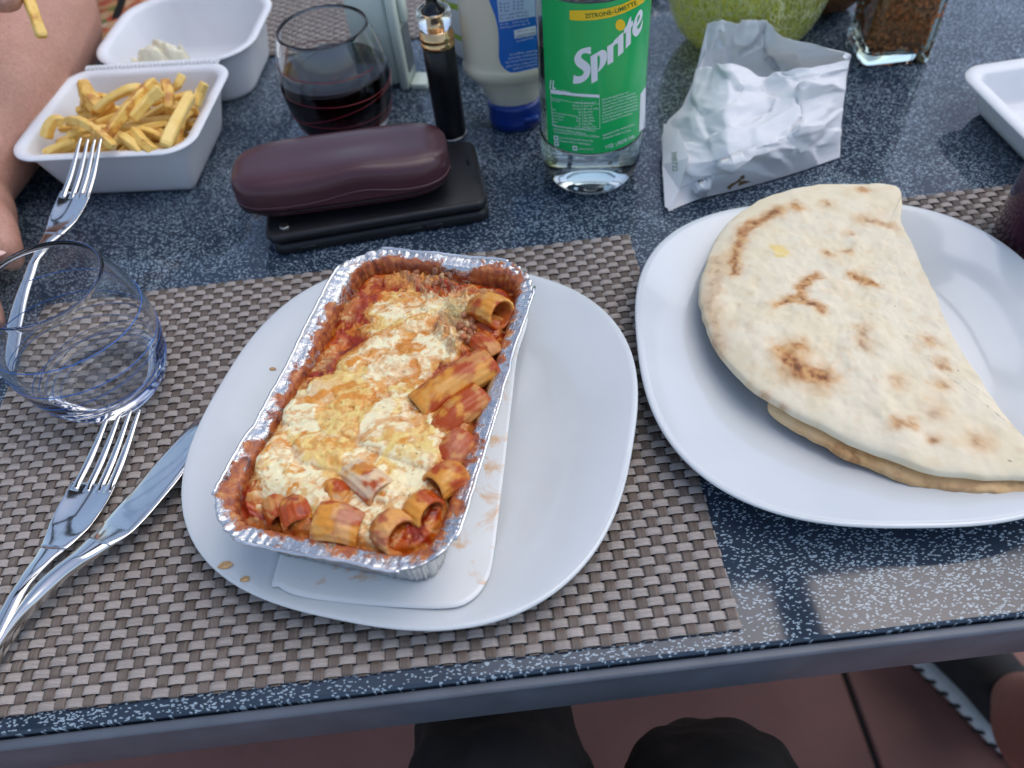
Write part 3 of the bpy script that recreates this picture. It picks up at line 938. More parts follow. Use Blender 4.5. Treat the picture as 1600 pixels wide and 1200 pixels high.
up = [(1400, 289), (1330, 288), (1250, 294), (1180, 318), (1130, 358), (1102, 410), (1095, 462), (1104, 510), (1128, 555), (1165, 596), (1220, 632), (1300, 676), (1380, 708), (1450, 732), (1530, 743), (1600, 746), (1665, 752),
      (1648, 738), (1612, 700), (1574, 655), (1536, 600), (1496, 535), (1464, 470), (1434, 405), (1410, 350), (1408, 318)]
zr = [0.034, .034, .034, .032, .030, .029, .029, .029, .029, .029, .029, .029, .029, .029, .029, .028, .027, .028, .031, .033, .036, .038, .038, .037, .036, .035]
spots = [([(1215, 332), (1170, 352), (1150, 390), (1147, 425)], .0042, .75), ([(1245, 328)], .0045, .95), ([(1290, 322)], .0042, .45), ([(1345, 298)], .0035, .7),
         ([(1275, 435), (1252, 452), (1245, 470), (1215, 478)], .0032, .8), ([(1250, 472), (1285, 490)], .0028, .7), ([(1330, 437), (1365, 452)], .0030, .95),
         ([(1225, 555), (1245, 580), (1285, 592)], .0070, .95), ([(1250, 545)], .005, .9), ([(1292, 400)], .0035, .55), ([(1325, 400)], .003, .4), ([(1325, 368)], .003, .4), ([(1345, 345), (1390, 355)], .004, .4),
         ([(1345, 520), (1348, 545)], .004, .35), ([(1450, 542)], .0045, .5), ([(1470, 575)], .0035, .5), ([(1468, 605)], .0038, .55), ([(1400, 602)], .005, .3), ([(1460, 645)], .006, .25), ([(1530, 690)], .006, .45), ([(1400, 660), (1425, 665)], .003, .6), ([(1460, 685)], .003, .6),
         ([(1120, 400), (1112, 470), (1125, 540)], .005, .22), ([(1165, 595), (1220, 630)], .003, .35)]
VF, Cc = dome(up, zr, 0.0235, 0.0370, 3.2, 9, spots, (0.80, 0.70, 0.51))
yp = at(1222, 385, .04); d = np.hypot(VF[0][:, 0] - yp[0], VF[0][:, 1] - yp[1])
Cc = mixc(Cc, [0.80, 0.58, 0.16], sstep(.008, .002, d + (fbm(VF[0][:, 0] * 300, VF[0][:, 1] * 300, 4, 3) - .5) * .01) * .8)
build('upper_layer', (sub_loc(VF[0], FBASE), VF[1]), M_bread, fb, col=Cc)

# ================================================================== TUMBLERS
M_clear = glass('clear_glass', (0.985, 0.995, 1.0), 0.0, 1.42)
GP = [(0.0275, 0.0), (0.0315, 0.0022), (0.0365, 0.009), (0.0415, 0.020), (0.0450, 0.034), (0.0465, 0.048), (0.0458, 0.060), (0.0432, 0.074), (0.0398, 0.086), (0.0368, 0.0945)]
def outer_r(z):
    return float(np.interp(z, [p[1] for p in GP], [p[0] for p in GP]))
_gp = catmull(GP, 46)
def tumbler(name, label, c, z0, thread_mat, wine=None, seed=0):
    t = thing(name, label, 'glass', (c[0], c[1], z0), 0)
    prof = [(0, 0.0012), (0.02, 0.0008)] + [(r, z) for r, z in _gp]
    prof += [(0.0366, 0.0955), (0.0359, 0.0959), (0.0352, 0.0955)]
    inner = [(r - 0.0022 - 0.0030 * max(0, 1 - z / 0.04), z) for r, z in _gp[::-1] if 0.0170 < z < 0.094]
    prof += inner + [(0.029, 0.0150), (0.022, 0.0128), (0.012, 0.0128), (0, 0.0134)]
    build('bowl', lathe(prof, 96), M_clear, t)
    rng = np.random.default_rng(seed)
    for turns, za, zb, pw, tilt, rad in ((4.0, 0.004, 0.024, 1.0, 0.002, 0.00028), (2.6, 0.022, 0.074, 1.0, 0.006, 0.00034), (1.6, 0.016, 0.050, 1.0, 0.007, 0.0003)):
        n = int(turns * 60); a = np.linspace(0, turns * 2 * PI, n) + rng.uniform(0, 6)
        z = za + (zb - za) * np.linspace(0, 1, n) ** pw + tilt * np.sin(a + rng.uniform(0, 6))
        z = np.clip(z, 0.003, 0.088)
        r = np.array([outer_r(q) for q in z]) + rad * 0.35
        build('glass_thread', tube(np.column_stack([r * np.cos(a), r * np.sin(a), z]), rad, 6), thread_mat, t)
    if wine:
        ip = [(r - 0.0020 - 0.0030 * max(0, 1 - z / 0.04), z) for r, z in _gp if 0.0170 < z < wine]
        wp = [(0, 0.0135), (0.012, 0.0129), (0.022, 0.0129), (0.0291, 0.0151)] + ip + [(ip[-1][0] - 0.0012, ip[-1][1] + 0.0001), (0, ip[-1][1])]
        w = NT('red_wine'); w.set(Roughness=0.0, IOR=1.34, Transmission_Weight=1.0)
        w.p.inputs['Base Color'].default_value = (0.008, 0.0003, 0.0010, 1)
        build('wine', lathe(wp, 96), w.m, t)
    return t
M_bluethread = simple('blue_glass_thread', (0.025, 0.14, 0.48), 0.12, vary=0.1)
M_redthread = simple('red_glass_thread', (0.20, 0.008, 0.018), 0.12, vary=0.1)
tumbler('water_tumbler', 'empty clear tumbler with spiralling blue glass threads on the placemat', (-0.263, 0.3465), 0.0022, M_bluethread, None, 3)
tumbler('wine_tumbler', 'rounded tumbler with red threads half full of dark red wine', (-0.1175, 0.622), 0.0004, M_redthread, 0.061, 8)

# ================================================================== CUTLERY
def steel_mat():
    t = NT('polished_steel'); co = t.coord()
    t.p.inputs['Base Color'].default_value = (0.70, 0.69, 0.67, 1)
    t.set(Metallic=1.0, Roughness=0.1)
    sc = t.noise(t.coord(scale=(20, 900, 200)), 1.0, 4)
    t.link(t.math('MULTIPLY_ADD', sc, 0.10, 0.045), t.p.inputs['Roughness'])
    return t.m
M_steel = steel_mat()
def fork(label, mat4, k=1.14):
    t = thing('fork', label, 'fork', (0, 0, 0), 0, 'steel forks')
    t.matrix_world = mat4 @ Matrix.Diagonal((k, k, k, 1))
    zc = lambda x: float(np.interp(x, [0, .015, .035, .055, .072, .088, .105, .14, .17, .195], [.0125, .0085, .0045, .0030, .0050, .0100, .0145, .0125, .0070, .0030]))
    wd = lambda x: float(np.interp(x, [.046, .052, .060, .070, .080, .090, .105, .13, .16, .182, .190, .1945, .195], [.0250, .0254, .0250, .0225, .0165, .0105, .0072, .0088, .0125, .0150, .0138, .0080, .003]))
    th = lambda x: float(np.interp(x, [0, .05, .07, .09, .11, .16, .195], [.0013, .0018, .0020, .0030, .0040, .0030, .0022]))
    xs_h = np.linspace(0.0445, 0.084, 30); xs_g = np.linspace(0.0835, 0.195, 60)
    zz = lambda x: float(np.mean([zc(x + d) for d in (-.008, -.004, 0, .004, .008)]))
    def ring(x):
        w, h = wd(x) / 2, th(x) / 2
        P = []
        for k in range(28):
            a = 2 * PI * k / 28
            c, s = math.cos(a), math.sin(a)
            y = w * math.copysign(abs(c) ** 0.8, c); z = h * math.copysign(abs(s) ** 0.9, s)
            dish = 0.0022 * (y / (w + 1e-9)) ** 2 * max(0, min(1, (0.082 - x) / 0.02))
            P.append((x, y, zz(x) + z + dish))
        return np.array(P)
    build('handle', loft([ring(x) for x in xs_g]), M_steel, t)
    hd = build('head', loft([ring(x) for x in xs_h]), M_steel, t)
    for k in range(4):
        y0 = (k - 1.5) * 0.00655
        R_ = []
        for x in np.linspace(0.0, 0.050, 30):
            f = x / 0.05
            w = 0.0010 + 0.0013 * min(1, f * 1.6); h = 0.0006 + 0.0006 * f
            if x < 0.002: w *= 0.4 + 0.6 * x / 0.002; h *= 0.5 + .5 * x / .002
            if f > .9: w *= 1 + (f - .9) * 3.0
            yy = y0 * (0.86 + 0.14 * f)
            dish = 0.0022 * (yy / 0.0125) ** 2
            R_.append(np.array([(x, yy + w * math.cos(2 * PI * q / 12), zz(max(x, 0)) + dish + h * math.sin(2 * PI * q / 12)) for q in range(12)]))
        build('tine', loft(R_), M_steel, hd)
    return t
def frame_from(tip, end, up=(0, 0, 1), origin_z=0.0):
    tip = Vector([float(c) for c in tip]); end = Vector([float(c) for c in end])
    x = (end - tip).normalized(); y = Vector(up).cross(x).normalized(); z = x.cross(y)
    m = Matrix((x, y, z)).transposed().to_4x4(); m.translation = tip
    return m
fork('steel fork with tines towards the water glass, lying under the knife', frame_from((-0.2432, 0.3165, 0.0004), (-0.2810, 0.1600, 0.0004)))
fork('steel fork leaning with its tines on the rim of the fries box', frame_from((-0.2960, 0.5480, 0.0560), (-0.3480, 0.3560, 0.0012)), 1.02)

# table knife: blade and handle from its two edges
kn = thing('table_knife', 'steel table knife with serrated blade lying across the fork beside the plate', 'knife', (-0.235, 0.22, 0.0025))
def kpt(c, z):
    return at(c[0] / 2.265, 620 + c[1] / 2.265, z)
def ribbon_solid(Lp, Rp, zs, ths, n=60, serr=0.0, ns=14, tilt=0.0):
    Lc = resample(catmull(Lp, 200), n, False); Rc = resample(catmull(Rp, 200), n, False)
    R_ = []
    for i in range(n):
        f = i / (n - 1)
        z = float(np.interp(f, *zs)); th = float(np.interp(f, *ths))
        l = kpt(Lc[i], z + tilt); r = kpt(Rc[i], z - tilt)
        if serr: r = r + (r - l) / np.linalg.norm(r - l) * serr * (i % 2)
        P = []
        for k in range(ns):
            a = 2 * PI * k / ns
            m = 0.5 - 0.5 * math.cos(a)
            p = l * (1 - m) + r * m
            p[2] += th / 2 * math.copysign(abs(math.sin(a)) ** 0.8, math.sin(a))
            P.append(p)
        R_.append(np.array(P))
    V, F = loft(R_)
    return sub_loc(np.array(V), (-0.235, 0.22, 0.0025)), F
bl = ribbon_solid([(733, 58), (700, 76), (640, 132), (560, 222), (480, 318), (400, 405), (335, 482), (300, 512)], [(737, 66), (722, 130), (690, 212), (640, 285), (585, 352), (520, 428), (460, 486), (395, 528)], ([0, .3, .75, 1], [.0125, .0125, .0150, .0170]), ([0, .1, .85, 1], [.0006, .0014, .0018, .0060]), n=160, serr=0.00035, tilt=-0.0020)
build('blade', bl, M_steel, kn, recalc=True)
hd = ribbon_solid([(318, 498), (255, 560), (190, 612), (120, 680), (60, 770), (0, 880), (-60, 985), (-110, 1075)], [(400, 524), (350, 560), (290, 600), (225, 650), (150, 722), (75, 805), (-5, 925), (-60, 1030)], ([0, .15, .5, 1], [.0170, .0175, .0150, .0085]), ([0, .15, .6, .97, 1], [.0050, .0075, .0090, .0080, .003]), n=70, ns=24)
build('handle', hd, M_steel, kn, recalc=True)

# ================================================================== WALLET PHONE CASE AND SPECTACLE CASE
def leather(name, c, rough=0.42, bs=700):
    return simple(name, c, rough, vary=0.25, vscale=50, bump=0.35, bscale=bs, rvary=0.12, bdist=0.0006)
M_leather = leather('black_leather', (0.012, 0.012, 0.014))
PHR = math.radians(4.5)
ph = thing('wallet_phone_case', 'closed black leather wallet phone case with a metal stud under the spectacle case', 'phone case', (-0.0875, 0.5090, 0.0005), PHR)
body = rrect(0.0835, 0.0420, 0.009, 8)
build('phone_shell', slab(body, [(0.0028, 0.0), (0.0008, 0.0012), (0, 0.0035), (0.0004, 0.0066), (0.0018, 0.0088), (0.005, 0.0098)]), M_leather, ph)
cov = rrect(0.0850, 0.0428, 0.010, 8)
cv = build('cover_flap', shift(slab(cov, [(0.005, 0.0112), (0.0014, 0.0119), (0, 0.0140), (0.0002, 0.0165), (0.0010, 0.0180), (0.0030, 0.0187)]), (-0.0015, 0.0008, 0)), M_leather, ph)
build('spine_band', shift(slab(rrect(0.0800, 0.004, 0.003, 4), [(0.0004, 0.003), (0, 0.0045), (0, 0.016), (0.0006, 0.0172)]), (-0.0005, 0.0400, 0)), M_leather, ph)
M_stitch = simple('dark_stitch', (0.035, 0.032, 0.030), 0.8)
st = []
ro = resample(rrect(0.0820, 0.0398, 0.0085, 8), 150)
for k in range(0, 150):
    p, q = ro[k], ro[(k + 1) % 150]
    a = p + (q - p) * .12; b = p + (q - p) * .78
    st.append(tube([(a[0] - .0015, a[1] + .0008, .01872), ((a[0] + b[0]) / 2 - .0015, (a[1] + b[1]) / 2 + .0008, .01895), (b[0] - .0015, b[1] + .0008, .01872)], 0.00022, 5))
o = build('stitching', join(*st), M_stitch, cv); o['kind'] = 'stuff'
M_nickel = simple('antique_nickel', (0.42, 0.40, 0.37), 0.32, 1.0, vary=0.3, vscale=400, bump=0.5, bscale=1200)
build('stud', shift(lathe([(0, .0205), (.0012, .0206), (.0024, .0201), (.0030, .0206), (.0036, .0202), (.0040, .0188), (.0038, .0180)], 32), (-0.0715, -0.0310, 0)), M_nickel, cv)
build('speaker_slot', shift(slab(rrect(0.0012, 0.0046, 0.0011, 4), [(0, 0.0180), (0, 0.01885), (0.0002, 0.0189)]), (0.0745, 0.012, 0)), simple('slot_black', (0.002, 0.002, 0.002), 0.9), cv)
for x in (-0.058, 0.024, 0.040):
    build('side_key', shift(slab(rrect(0.006, 0.0010, 0.0009, 4), [(0, .0040), (0, .0062)]), (x, -0.0417, 0)), M_leather, ph)

M_burg = simple('burgundy_plastic', (0.064, 0.020, 0.027), 0.34, vary=0.08, vscale=20, bump=0.05, bscale=1500, rvary=0.06, coat=0.15)
sc_ = thing('spectacle_case', 'rounded burgundy hard spectacle case lying on the black phone case', 'spectacle case', (-0.1090, 0.5085, 0.0195), math.radians(2.0))
def spec_shell(a0, a1, grow, na=40, nx=90, lid=False):
    Lh, D, Hh = 0.0805, 0.0345, 0.0185
    R_ = []
    for i in range(nx):
        u = -1 + 2 * i / (nx - 1); u = math.sin(u * PI / 2)
        s = max(1e-3, (1 - abs(u) ** 5.5)) ** (1 / 3.0)
        P = []
        for k in range(na):
            a = a0 + (a1 - a0) * k / (na - 1)
            c, sn = math.cos(a), math.sin(a)
            ex = 3.3
            r = 1 / (abs(c) ** ex + abs(sn) ** ex) ** (1 / ex)
            y = D * s * r * c * grow; z = Hh * (0.45 + 0.55 * s) * r * sn * grow
            z += 0.0185
            if lid:                                     # the wavy grip along the front of the lid
                wav = 0.0050 * math.exp(-((u - 0.18) / 0.30) ** 2)
                front = max(0, -c)
                if sn > -0.1:
                    z += front ** 2 * (sn * 0.0050) * s
                    z += wav * front * 0.9 * s; y += wav * front * 0.25
            P.append((Lh * u * grow * (0.995 + 0.0 * s), y, max(z, 0.0004)))
        R_.append(np.array(P))
    V, F = loft(R_, False, False, closed=False)
    return V, F
a_s = math.radians(-14)
o = build('case_lid', spec_shell(a_s, PI - a_s, 1.022, lid=True), M_burg, sc_)
o.modifiers.new('s', 'SOLIDIFY').thickness = 0.0012
o = build('case_base', spec_shell(PI - a_s + 0.03, 2 * PI + a_s - 0.03, 0.978), M_burg, sc_)
o.modifiers.new('s', 'SOLIDIFY').thickness = 0.0012

_sv = np.array(spec_shell(a_s, PI - a_s, 1.022, lid=True)[0]).reshape(90, 40, 3)
build('lid_seam_shade', tube(_sv[4:-4, 39] + np.array([0, -0.0001, -0.0010]), 0.00055, 8), simple('seam_shade', (0.012, 0.005, 0.007), 0.6), sc_)  # dark tube painted in for the shade of the gap between lid and base
build('lid_lip', tube(_sv[3:-3, 37] + np.array([0, -0.0002, 0.0004]), 0.0009, 8), M_burg, sc_)

# ================================================================== VAPE PEN
M_matblack = simple('matt_black_metal', (0.006, 0.006, 0.007), 0.38, vary=0.2, vscale=80, rvary=0.08)
M_gold = simple('gold_metal', (0.78, 0.50, 0.24), 0.20, 1.0, vary=0.12, vscale=300)
M_glossblack = simple('gloss_black', (0.006, 0.006, 0.007), 0.12, vary=0.1)
vp = thing('vape_pen', 'slim black vape pen with gold collar and clear tank standing on end', 'vape pen', (-0.0265, 0.5985, 0.0004))
vp.scale = (1.22, 1.22, 1.0)
build('base_ring', lathe([(0, 0), (.0100, 0), (.0108, .0006), (.0108, .0018), (.0100, .0022)], 48), M_nickel, vp)
build('battery', lathe([(.0099, .0022), (.0105, .0028), (.0106, .06), (.0106, .0800), (.0100, .0806), (0, .0806)], 48), M_matblack, vp)
build('collar', lathe([(.0098, .0808), (.0110, .0812), (.0112, .0818), (.0112, .0858), (.0106, .0862), (.0112, .0866), (.0113, .0905), (.0106, .0910), (.0107, .0945), (.0099, .0950), (0, .0950)], 48), M_gold, vp)
build('air_slot', shift(box(-.0022, .0022, -.0116, -.0105, .0835, .0843), (.003, .0005, 0)), M_glossblack, vp, smooth=False)
build('tank', lathe([(.0103, .0952), (.0109, .0957), (.0112, .1075), (.0109, .1090), (.0096, .1092), (.0094, .1075), (.0092, .0957)], 48, closed=True), M_clear, vp)
build('coil', lathe([(0, .0952), (.0045, .0952), (.0045, .098), (.0052, .0982), (.0052, .101), (.0036, .1015), (.0036, .106), (0, .1062)], 32), M_gold, vp)
build('mouthpiece', lathe([(0, .1064), (.0075, .1068), (.0078, .1085), (.0060, .1105), (.0038, .1135), (.0034, .120), (.0042, .130), (.0046, .135), (.0030, .136), (0, .133)], 40), M_glossblack, vp)

# ================================================================== WRITING
def curve_mesh(cu):
    o = bpy.data.objects.new('tmp', cu); COL.objects.link(o)
    dg = bpy.context.evaluated_depsgraph_get(); dg.update()
    me = bpy.data.meshes.new_from_object(o.evaluated_get(dg))
    V = np.array([v.co[:] for v in me.vertices]) if len(me.vertices) else np.zeros((0, 3))
    F = [tuple(p.vertices) for p in me.polygons]
    bpy.data.objects.remove(o); bpy.data.meshes.remove(me); bpy.data.curves.remove(cu)
    return V, F
def text_flat(s, bold=0.0):
    cu = bpy.data.curves.new('t', 'FONT'); cu.body = s; cu.size = 1.0; cu.offset = bold; cu.fill_mode = 'FRONT'; cu.resolution_u = 2
    return curve_mesh(cu)
def loops_flat(loops):
    cu = bpy.data.curves.new('p', 'CURVE'); cu.dimensions = '2D'; cu.fill_mode = 'FRONT'
    for L in loops:
        sp = cu.splines.new('POLY'); sp.points.add(len(L) - 1)
        for p, q in zip(sp.points, L):
            p.co = (q[0], -q[1], 0, 1)
        sp.use_cyclic_u = True
    V, F = curve_mesh(cu)
    V[:, 1] *= -1
    return V, F
def cut_cols(V, F, step):
    """cut a flat mesh by vertical lines so that it can follow a round surface"""
    bm = bmesh.new()
    vs = [bm.verts.new(v) for v in V]
    for f in F:
        try: bm.faces.new([vs[i] for i in f])
        except ValueError: pass
    x = math.floor(V[:, 0].min() / step) * step + step
    while x < V[:, 0].max():
        bmesh.ops.bisect_plane(bm, geom=bm.verts[:] + bm.edges[:] + bm.faces[:], plane_co=(x, 0, 0), plane_no=(1, 0, 0), dist=1e-6)
        x += step
    bm.verts.index_update()
    W = np.array([v.co[:] for v in bm.verts]); G = [tuple(v.index for v in f.verts) for f in bm.faces]
    bm.free()
    return W, G
def cyl_hit(cx, cy, a, b):
    """maps a photo position to the near side of an upright round or oval body"""
    def f(px, py):
        d = ray(px, py)
        ox, oy = -cx / a, -cy / b; dx, dy = d[0] / a, d[1] / b
        A = dx * dx + dy * dy; B = 2 * (ox * dx + oy * dy); Cc = ox * ox + oy * oy - 1
        D = B * B - 4 * A * Cc
        t = (-B - math.sqrt(max(D, 0))) / (2 * A)
        return np.array([0, 0, CAM_H]) + d * t
    return f
def on_surface(name, VF, hit, base, mat, parent, step=None, rotz=0.0):
    V, F = VF
    if step: V, F = cut_cols(V, F, step)
    W = np.array([hit(v[0], v[1]) for v in V])
    # face the camera
    G = []
    for f in F:
        n = np.cross(W[f[1]] - W[f[0]], W[f[2]] - W[f[0]])
        G.append(f if n @ (np.array([0, 0, CAM_H]) - W[f[0]]) > 0 else f[::-1])
    return build(name, (sub_loc(W, base, rotz), G), mat, parent, smooth=False)
def text_px(s, p0, p1, h, bold=0.0, arc=None):
    V, F = text_flat(s, bold)
    if not len(V): return V, F
    V = V.copy(); w = V[:, 0].max(); x0 = V[:, 0].min()
    f = (V[:, 0] - x0) / (w - x0)
    p0 = np.array(p0, float); p1 = np.array(p1, float)
    e = (p1 - p0); u = np.array([e[1], -e[0]]) / np.linalg.norm(e)
    if arc is not None:
        A = resample(catmull(arc, 60), 80, False)
        k = np.linspace(0, 1, 80)
        P = np.column_stack([np.interp(f, k, A[:, 0]), np.interp(f, k, A[:, 1])])
    else:
        P = p0 + f[:, None] * e
    return np.column_stack([P + u * (V[:, 1] / 0.70 * h)[:, None], np.zeros(len(V))]), F

# ================================================================== SODA BOTTLE
BC = np.array([0.0840, 0.5205]); BR = 0.0397
bot = thing('soda_bottle', 'tall clear lemonade bottle with a green label and slanted white lettering', 'bottle', (BC[0], BC[1], 0.0004))
B3 = np.array([BC[0], BC[1], 0.0004])
prof = catmull([(0.016, 0.0030), (0.022, 0.0006), (0.0285, 0.0003), (0.0335, 0.0045), (0.0372, 0.0125), (0.0392, 0.0220), (0.0398, 0.0300), (0.0398, 0.0420), (0.0390, 0.0440), (0.0388, 0.0470), (0.0388, 0.10), (0.0388, 0.158), (0.0390, 0.163), (0.0398, 0.166), (0.0398, 0.178), (0.0385, 0.195), (0.034, 0.215), (0.026, 0.238), (0.0170, 0.258), (0.0140, 0.268), (0.0140, 0.276)], 130)
po = [(0, 0.0060)] + [tuple(p) for p in prof]
pi_ = [(r - 0.0009, max(z, 0.0) + (0.0012 if z < 0.004 else 0.0)) for r, z in prof[::-1]] + [(0, 0.0074)]
M_pet = glass('clear_bottle_plastic', (0.93, 0.97, 0.96), 0.02, 1.45)
build('bottle_wall', lathe(po + pi_, 96), M_pet, bot)
wl = [(max(r - 0.00082, 0), z + (0.0012 if z < 0.004 else 0.0)) for r, z in prof if z < 0.122]
M_soda = glass('clear_soda', (0.95, 0.975, 0.96), 0.0, 1.333)
build('soda', lathe([(0, 0.0073)] + wl + [(wl[-1][0] - 0.001, 0.1222), (0, 0.122)], 96), M_soda, bot)
M_cap = simple('green_cap', (0.02, 0.25, 0.06), 0.4)
build('screw_cap', lathe([(0.0152, 0.262), (0.0155, 0.264), (0.0155, 0.280), (0.0145, 0.2815), (0, 0.2815)], 48), M_cap, bot)
M_green = simple('green_label', (0.005, 0.40, 0.10), 0.30, vary=0.06, vscale=30, rvary=0.05, coat=0.2)
_t = M_green.node_tree; _p = _t.nodes['Principled BSDF']; _l = _p.inputs['Base Color'].links[0].from_socket
_g = _t.nodes.new('ShaderNodeNewGeometry'); _m = _t.nodes.new('ShaderNodeMix'); _m.data_type = 'RGBA'
_t.links.new(_g.outputs['Backfacing'], _m.inputs[0]); _t.links.new(_l, _m.inputs[6]); _m.inputs[7].default_value = (0.62, 0.72, 0.66, 1)
_t.links.new(_m.outputs[2], _p.inputs['Base Color'])                # printed on the outside, pale inside
LR = 0.03965
hitL = cyl_hit(BC[0], BC[1], LR, LR)
def label_ang(px, py):
    p = hitL(px, py); return math.atan2(p[1] - BC[1], p[0] - BC[0])
zl0 = hitL(925, 241)[2]; zl1 = hitL(912, 7)[2]
a_l = label_ang(851, 110); a_r = a_l + math.radians(285)
if a_l > 0: a_l -= 2 * PI; a_r -= 2 * PI
n = 120
V = []
for k in range(n):
    a = a_l + (a_r - a_l) * k / (n - 1)
    V += [(LR * math.cos(a), LR * math.sin(a), zl0), (LR * math.cos(a), LR * math.sin(a), zl1)]
lab = build('label', (V, [(2 * k, 2 * k + 2, 2 * k + 3, 2 * k + 1) for k in range(n - 1)]), M_green, bot)
M_white = simple('print_white', (0.74, 0.76, 0.80), 0.35, vary=0.04)
M_yellow = simple('print_yellow', (0.80, 0.53, 0.015), 0.35, vary=0.04)
M_dgreen = simple('print_dark_green', (0.03, 0.13, 0.02), 0.4, vary=0.04)
h1 = cyl_hit(BC[0], BC[1], LR + 0.0002, LR + 0.0002); h2 = cyl_hit(BC[0], BC[1], LR + 0.0004, LR + 0.0004)
cA = lambda P: [(840 + x / 7.5, y / 7.5) for x, y in P]
sm = lambda P, n=60: [tuple(q) for q in catmull(P, n, True)]
letters = [
    [sm([(622, 552), (560, 560), (500, 582), (455, 625), (432, 680), (437, 730), (465, 775), (505, 805), (535, 830), (540, 855), (525, 880), (495, 893), (455, 892), (424, 880), (419, 930), (415, 975), (455, 980), (510, 970), (560, 940), (600, 895), (618, 840), (618, 790), (600, 750), (560, 715), (520, 685), (510, 660), (525, 635), (560, 622), (622, 632), (622, 592)], 120)],
    [[(620, 660), (697, 616), (700, 655), (703, 845), (703, 942), (632, 978)]],
    [sm([(699, 620), (750, 587), (790, 592), (812, 630), (812, 690), (790, 750), (750, 805), (706, 845), (708, 830), (722, 780), (730, 720), (730, 675), (718, 652), (701, 655)], 70)],
    [[(815, 545), (882, 503), (900, 472), (940, 432), (942, 505), (905, 522), (887, 550), (887, 725), (820, 765)]],
    [[(942, 430), (1005, 375), (1005, 610), (942, 662)]],
    [[(1012, 400), (1012, 345), (1045, 302), (1070, 230), (1095, 188), (1097, 255), (1118, 240), (1118, 292), (1094, 330), (1092, 510), (1033, 572), (1036, 375)]],
    [sm([(1113, 330), (1125, 275), (1150, 200), (1188, 128), (1215, 112), (1230, 140), (1225, 200), (1200, 260), (1168, 312), (1170, 338), (1190, 330), (1212, 290), (1228, 232), (1232, 265), (1215, 340), (1180, 405), (1150, 428), (1122, 410), (1110, 370)], 80),
     sm([(1164, 268), (1188, 222), (1198, 180), (1188, 176), (1170, 215)], 30)],
]
for L in letters:
    on_surface('letter', loops_flat([cA(l) for l in L]), h1, B3, M_white, lab, 1.5)
on_surface('letter_dot', loops_flat([cA([(970 + 57 * math.cos(k * PI / 20), 293 + 67 * math.sin(k * PI / 20)) for k in range(40)])]), h1, B3, M_yellow, lab, 1.5)
on_surface('banner', loops_flat([cA([(373, 135), (385, 122), (540, 122), (700, 115), (850, 90), (980, 55), (1090, 5), (1160, -40), (1262, -40), (1255, 5), (1240, 28), (1150, 85), (1020, 150), (850, 205), (680, 235), (520, 243), (388, 236), (378, 225)])]), h1, B3, M_yellow, lab, 1.5)
V, F = text_px('ZITRONE–LIMETTE', (0, 0), (1, 0), 1, 0.015)
def ptext(name, s, p0, p1, h, mat, hit=h1, bold=0.0, arc=None, parent=lab, base=B3):
    V, F = text_px(s, p0, p1, h, bold, arc)
    if len(V): return on_surface(name, (V, F), hit, base, mat, parent)
arcb = cA([(560, 212), (700, 200), (800, 184), (900, 157), (1000, 126), (1090, 90), (1168, 52)])
ptext('flavour_text', 'ZITRONE–LIMETTE', arcb[0], arcb[-1], 6.8, M_dgreen, h2, 0.01, arcb)
cB = lambda x, y: (840 + x / 5.714, 110 + y / 5.714)
ptext('volume_text', '1L', cB(106, 160), cB(160, 166), 13, M_white, bold=0.02)
ptext('small_text', '4 x 250ml', cB(172, 182), cB(276, 196), 2.6, M_white)
on_surface('table_head', loops_flat([[cB(114, 168), cB(330, 205), cB(552, 218), cB(552, 244), cB(330, 232), cB(116, 206)]]), h1, B3, M_white, lab, 3)
ptext('small_text', 'Nährwertangaben je:', cB(215, 226), cB(425, 248), 2.6, M_dgreen, h2)
def bar(p, q, w=0.5):
    p = np.array(p); q = np.array(q); e = q - p; u = np.array([e[1], -e[0]]) / np.linalg.norm(e) * w / 2
    on_surface('rule', loops_flat([[tuple(p + u), tuple(q + u), tuple(q - u), tuple(p - u)]]), h1, B3, M_white, lab, 3)
for p, q in (((116, 206), (136, 490)), ((136, 490), (340, 522)), ((340, 522), (556, 522)), ((552, 244), (556, 522)), ((396, 268), (404, 522)), ((122, 244), (330, 290)), ((330, 290), (552, 300))):
    bar(cB(*p), cB(*q))
rows = [('Brennwert', '100ml', '250ml (%*)'), ('', '147 kJ /', '353 kJ /'), ('', '35 kcal', '83 kcal (4%)'), ('Fett', '0g', '0g (0%)'), ('davon gesättigte Fettsäuren', '0g', '0g (0%)'), ('Kohlenhydrate', '8,2g', '20g (8%)'), ('davon Zucker', '8,2g', '20g (22%)'), ('Eiweiß', '0g', '0g (0%)'), ('Salz', '0,01g', '0,03g (1%)')]
for i, (a, b, c) in enumerate(rows):
    y = 292 + i * 27
    if a: ptext('small_text', a, cB(128, y - 20), cB(128 + 8.2 * len(a), y - 20 + 1.35 * len(a)), 2.5, M_white)
    ptext('small_text', b, cB(384 - 9.5 * len(b), y + 2), cB(384, y + 6), 2.7, M_white)
    ptext('small_text', c, cB(412, y + 6), cB(412 + 11.0 * len(c), y + 2), 2.7, M_white)
ltx = ['*Referenzmenge für einen durchschnittlichen', 'Erwachsenen (8400 kJ / 2000 kcal).', 'Mit Genehmigung von THE COCA-COLA COMPANY', 'Coca-Cola Europacific Partners DE,', 'Stralauer Allee 4, 10245 Berlin', 'www.sprite.de']
for s, a, b in ((ltx[0], (142, 505), (515, 548)), (ltx[1], (142, 530), (430, 574)), (ltx[2], (144, 556), (552, 602)), (ltx[3], (192, 606), (495, 640)), (ltx[4], (192, 634), (470, 670)), (ltx[5], (364, 708), (498, 710))):
    ptext('small_text', s, cB(*a), cB(*b), 3.0, M_white)
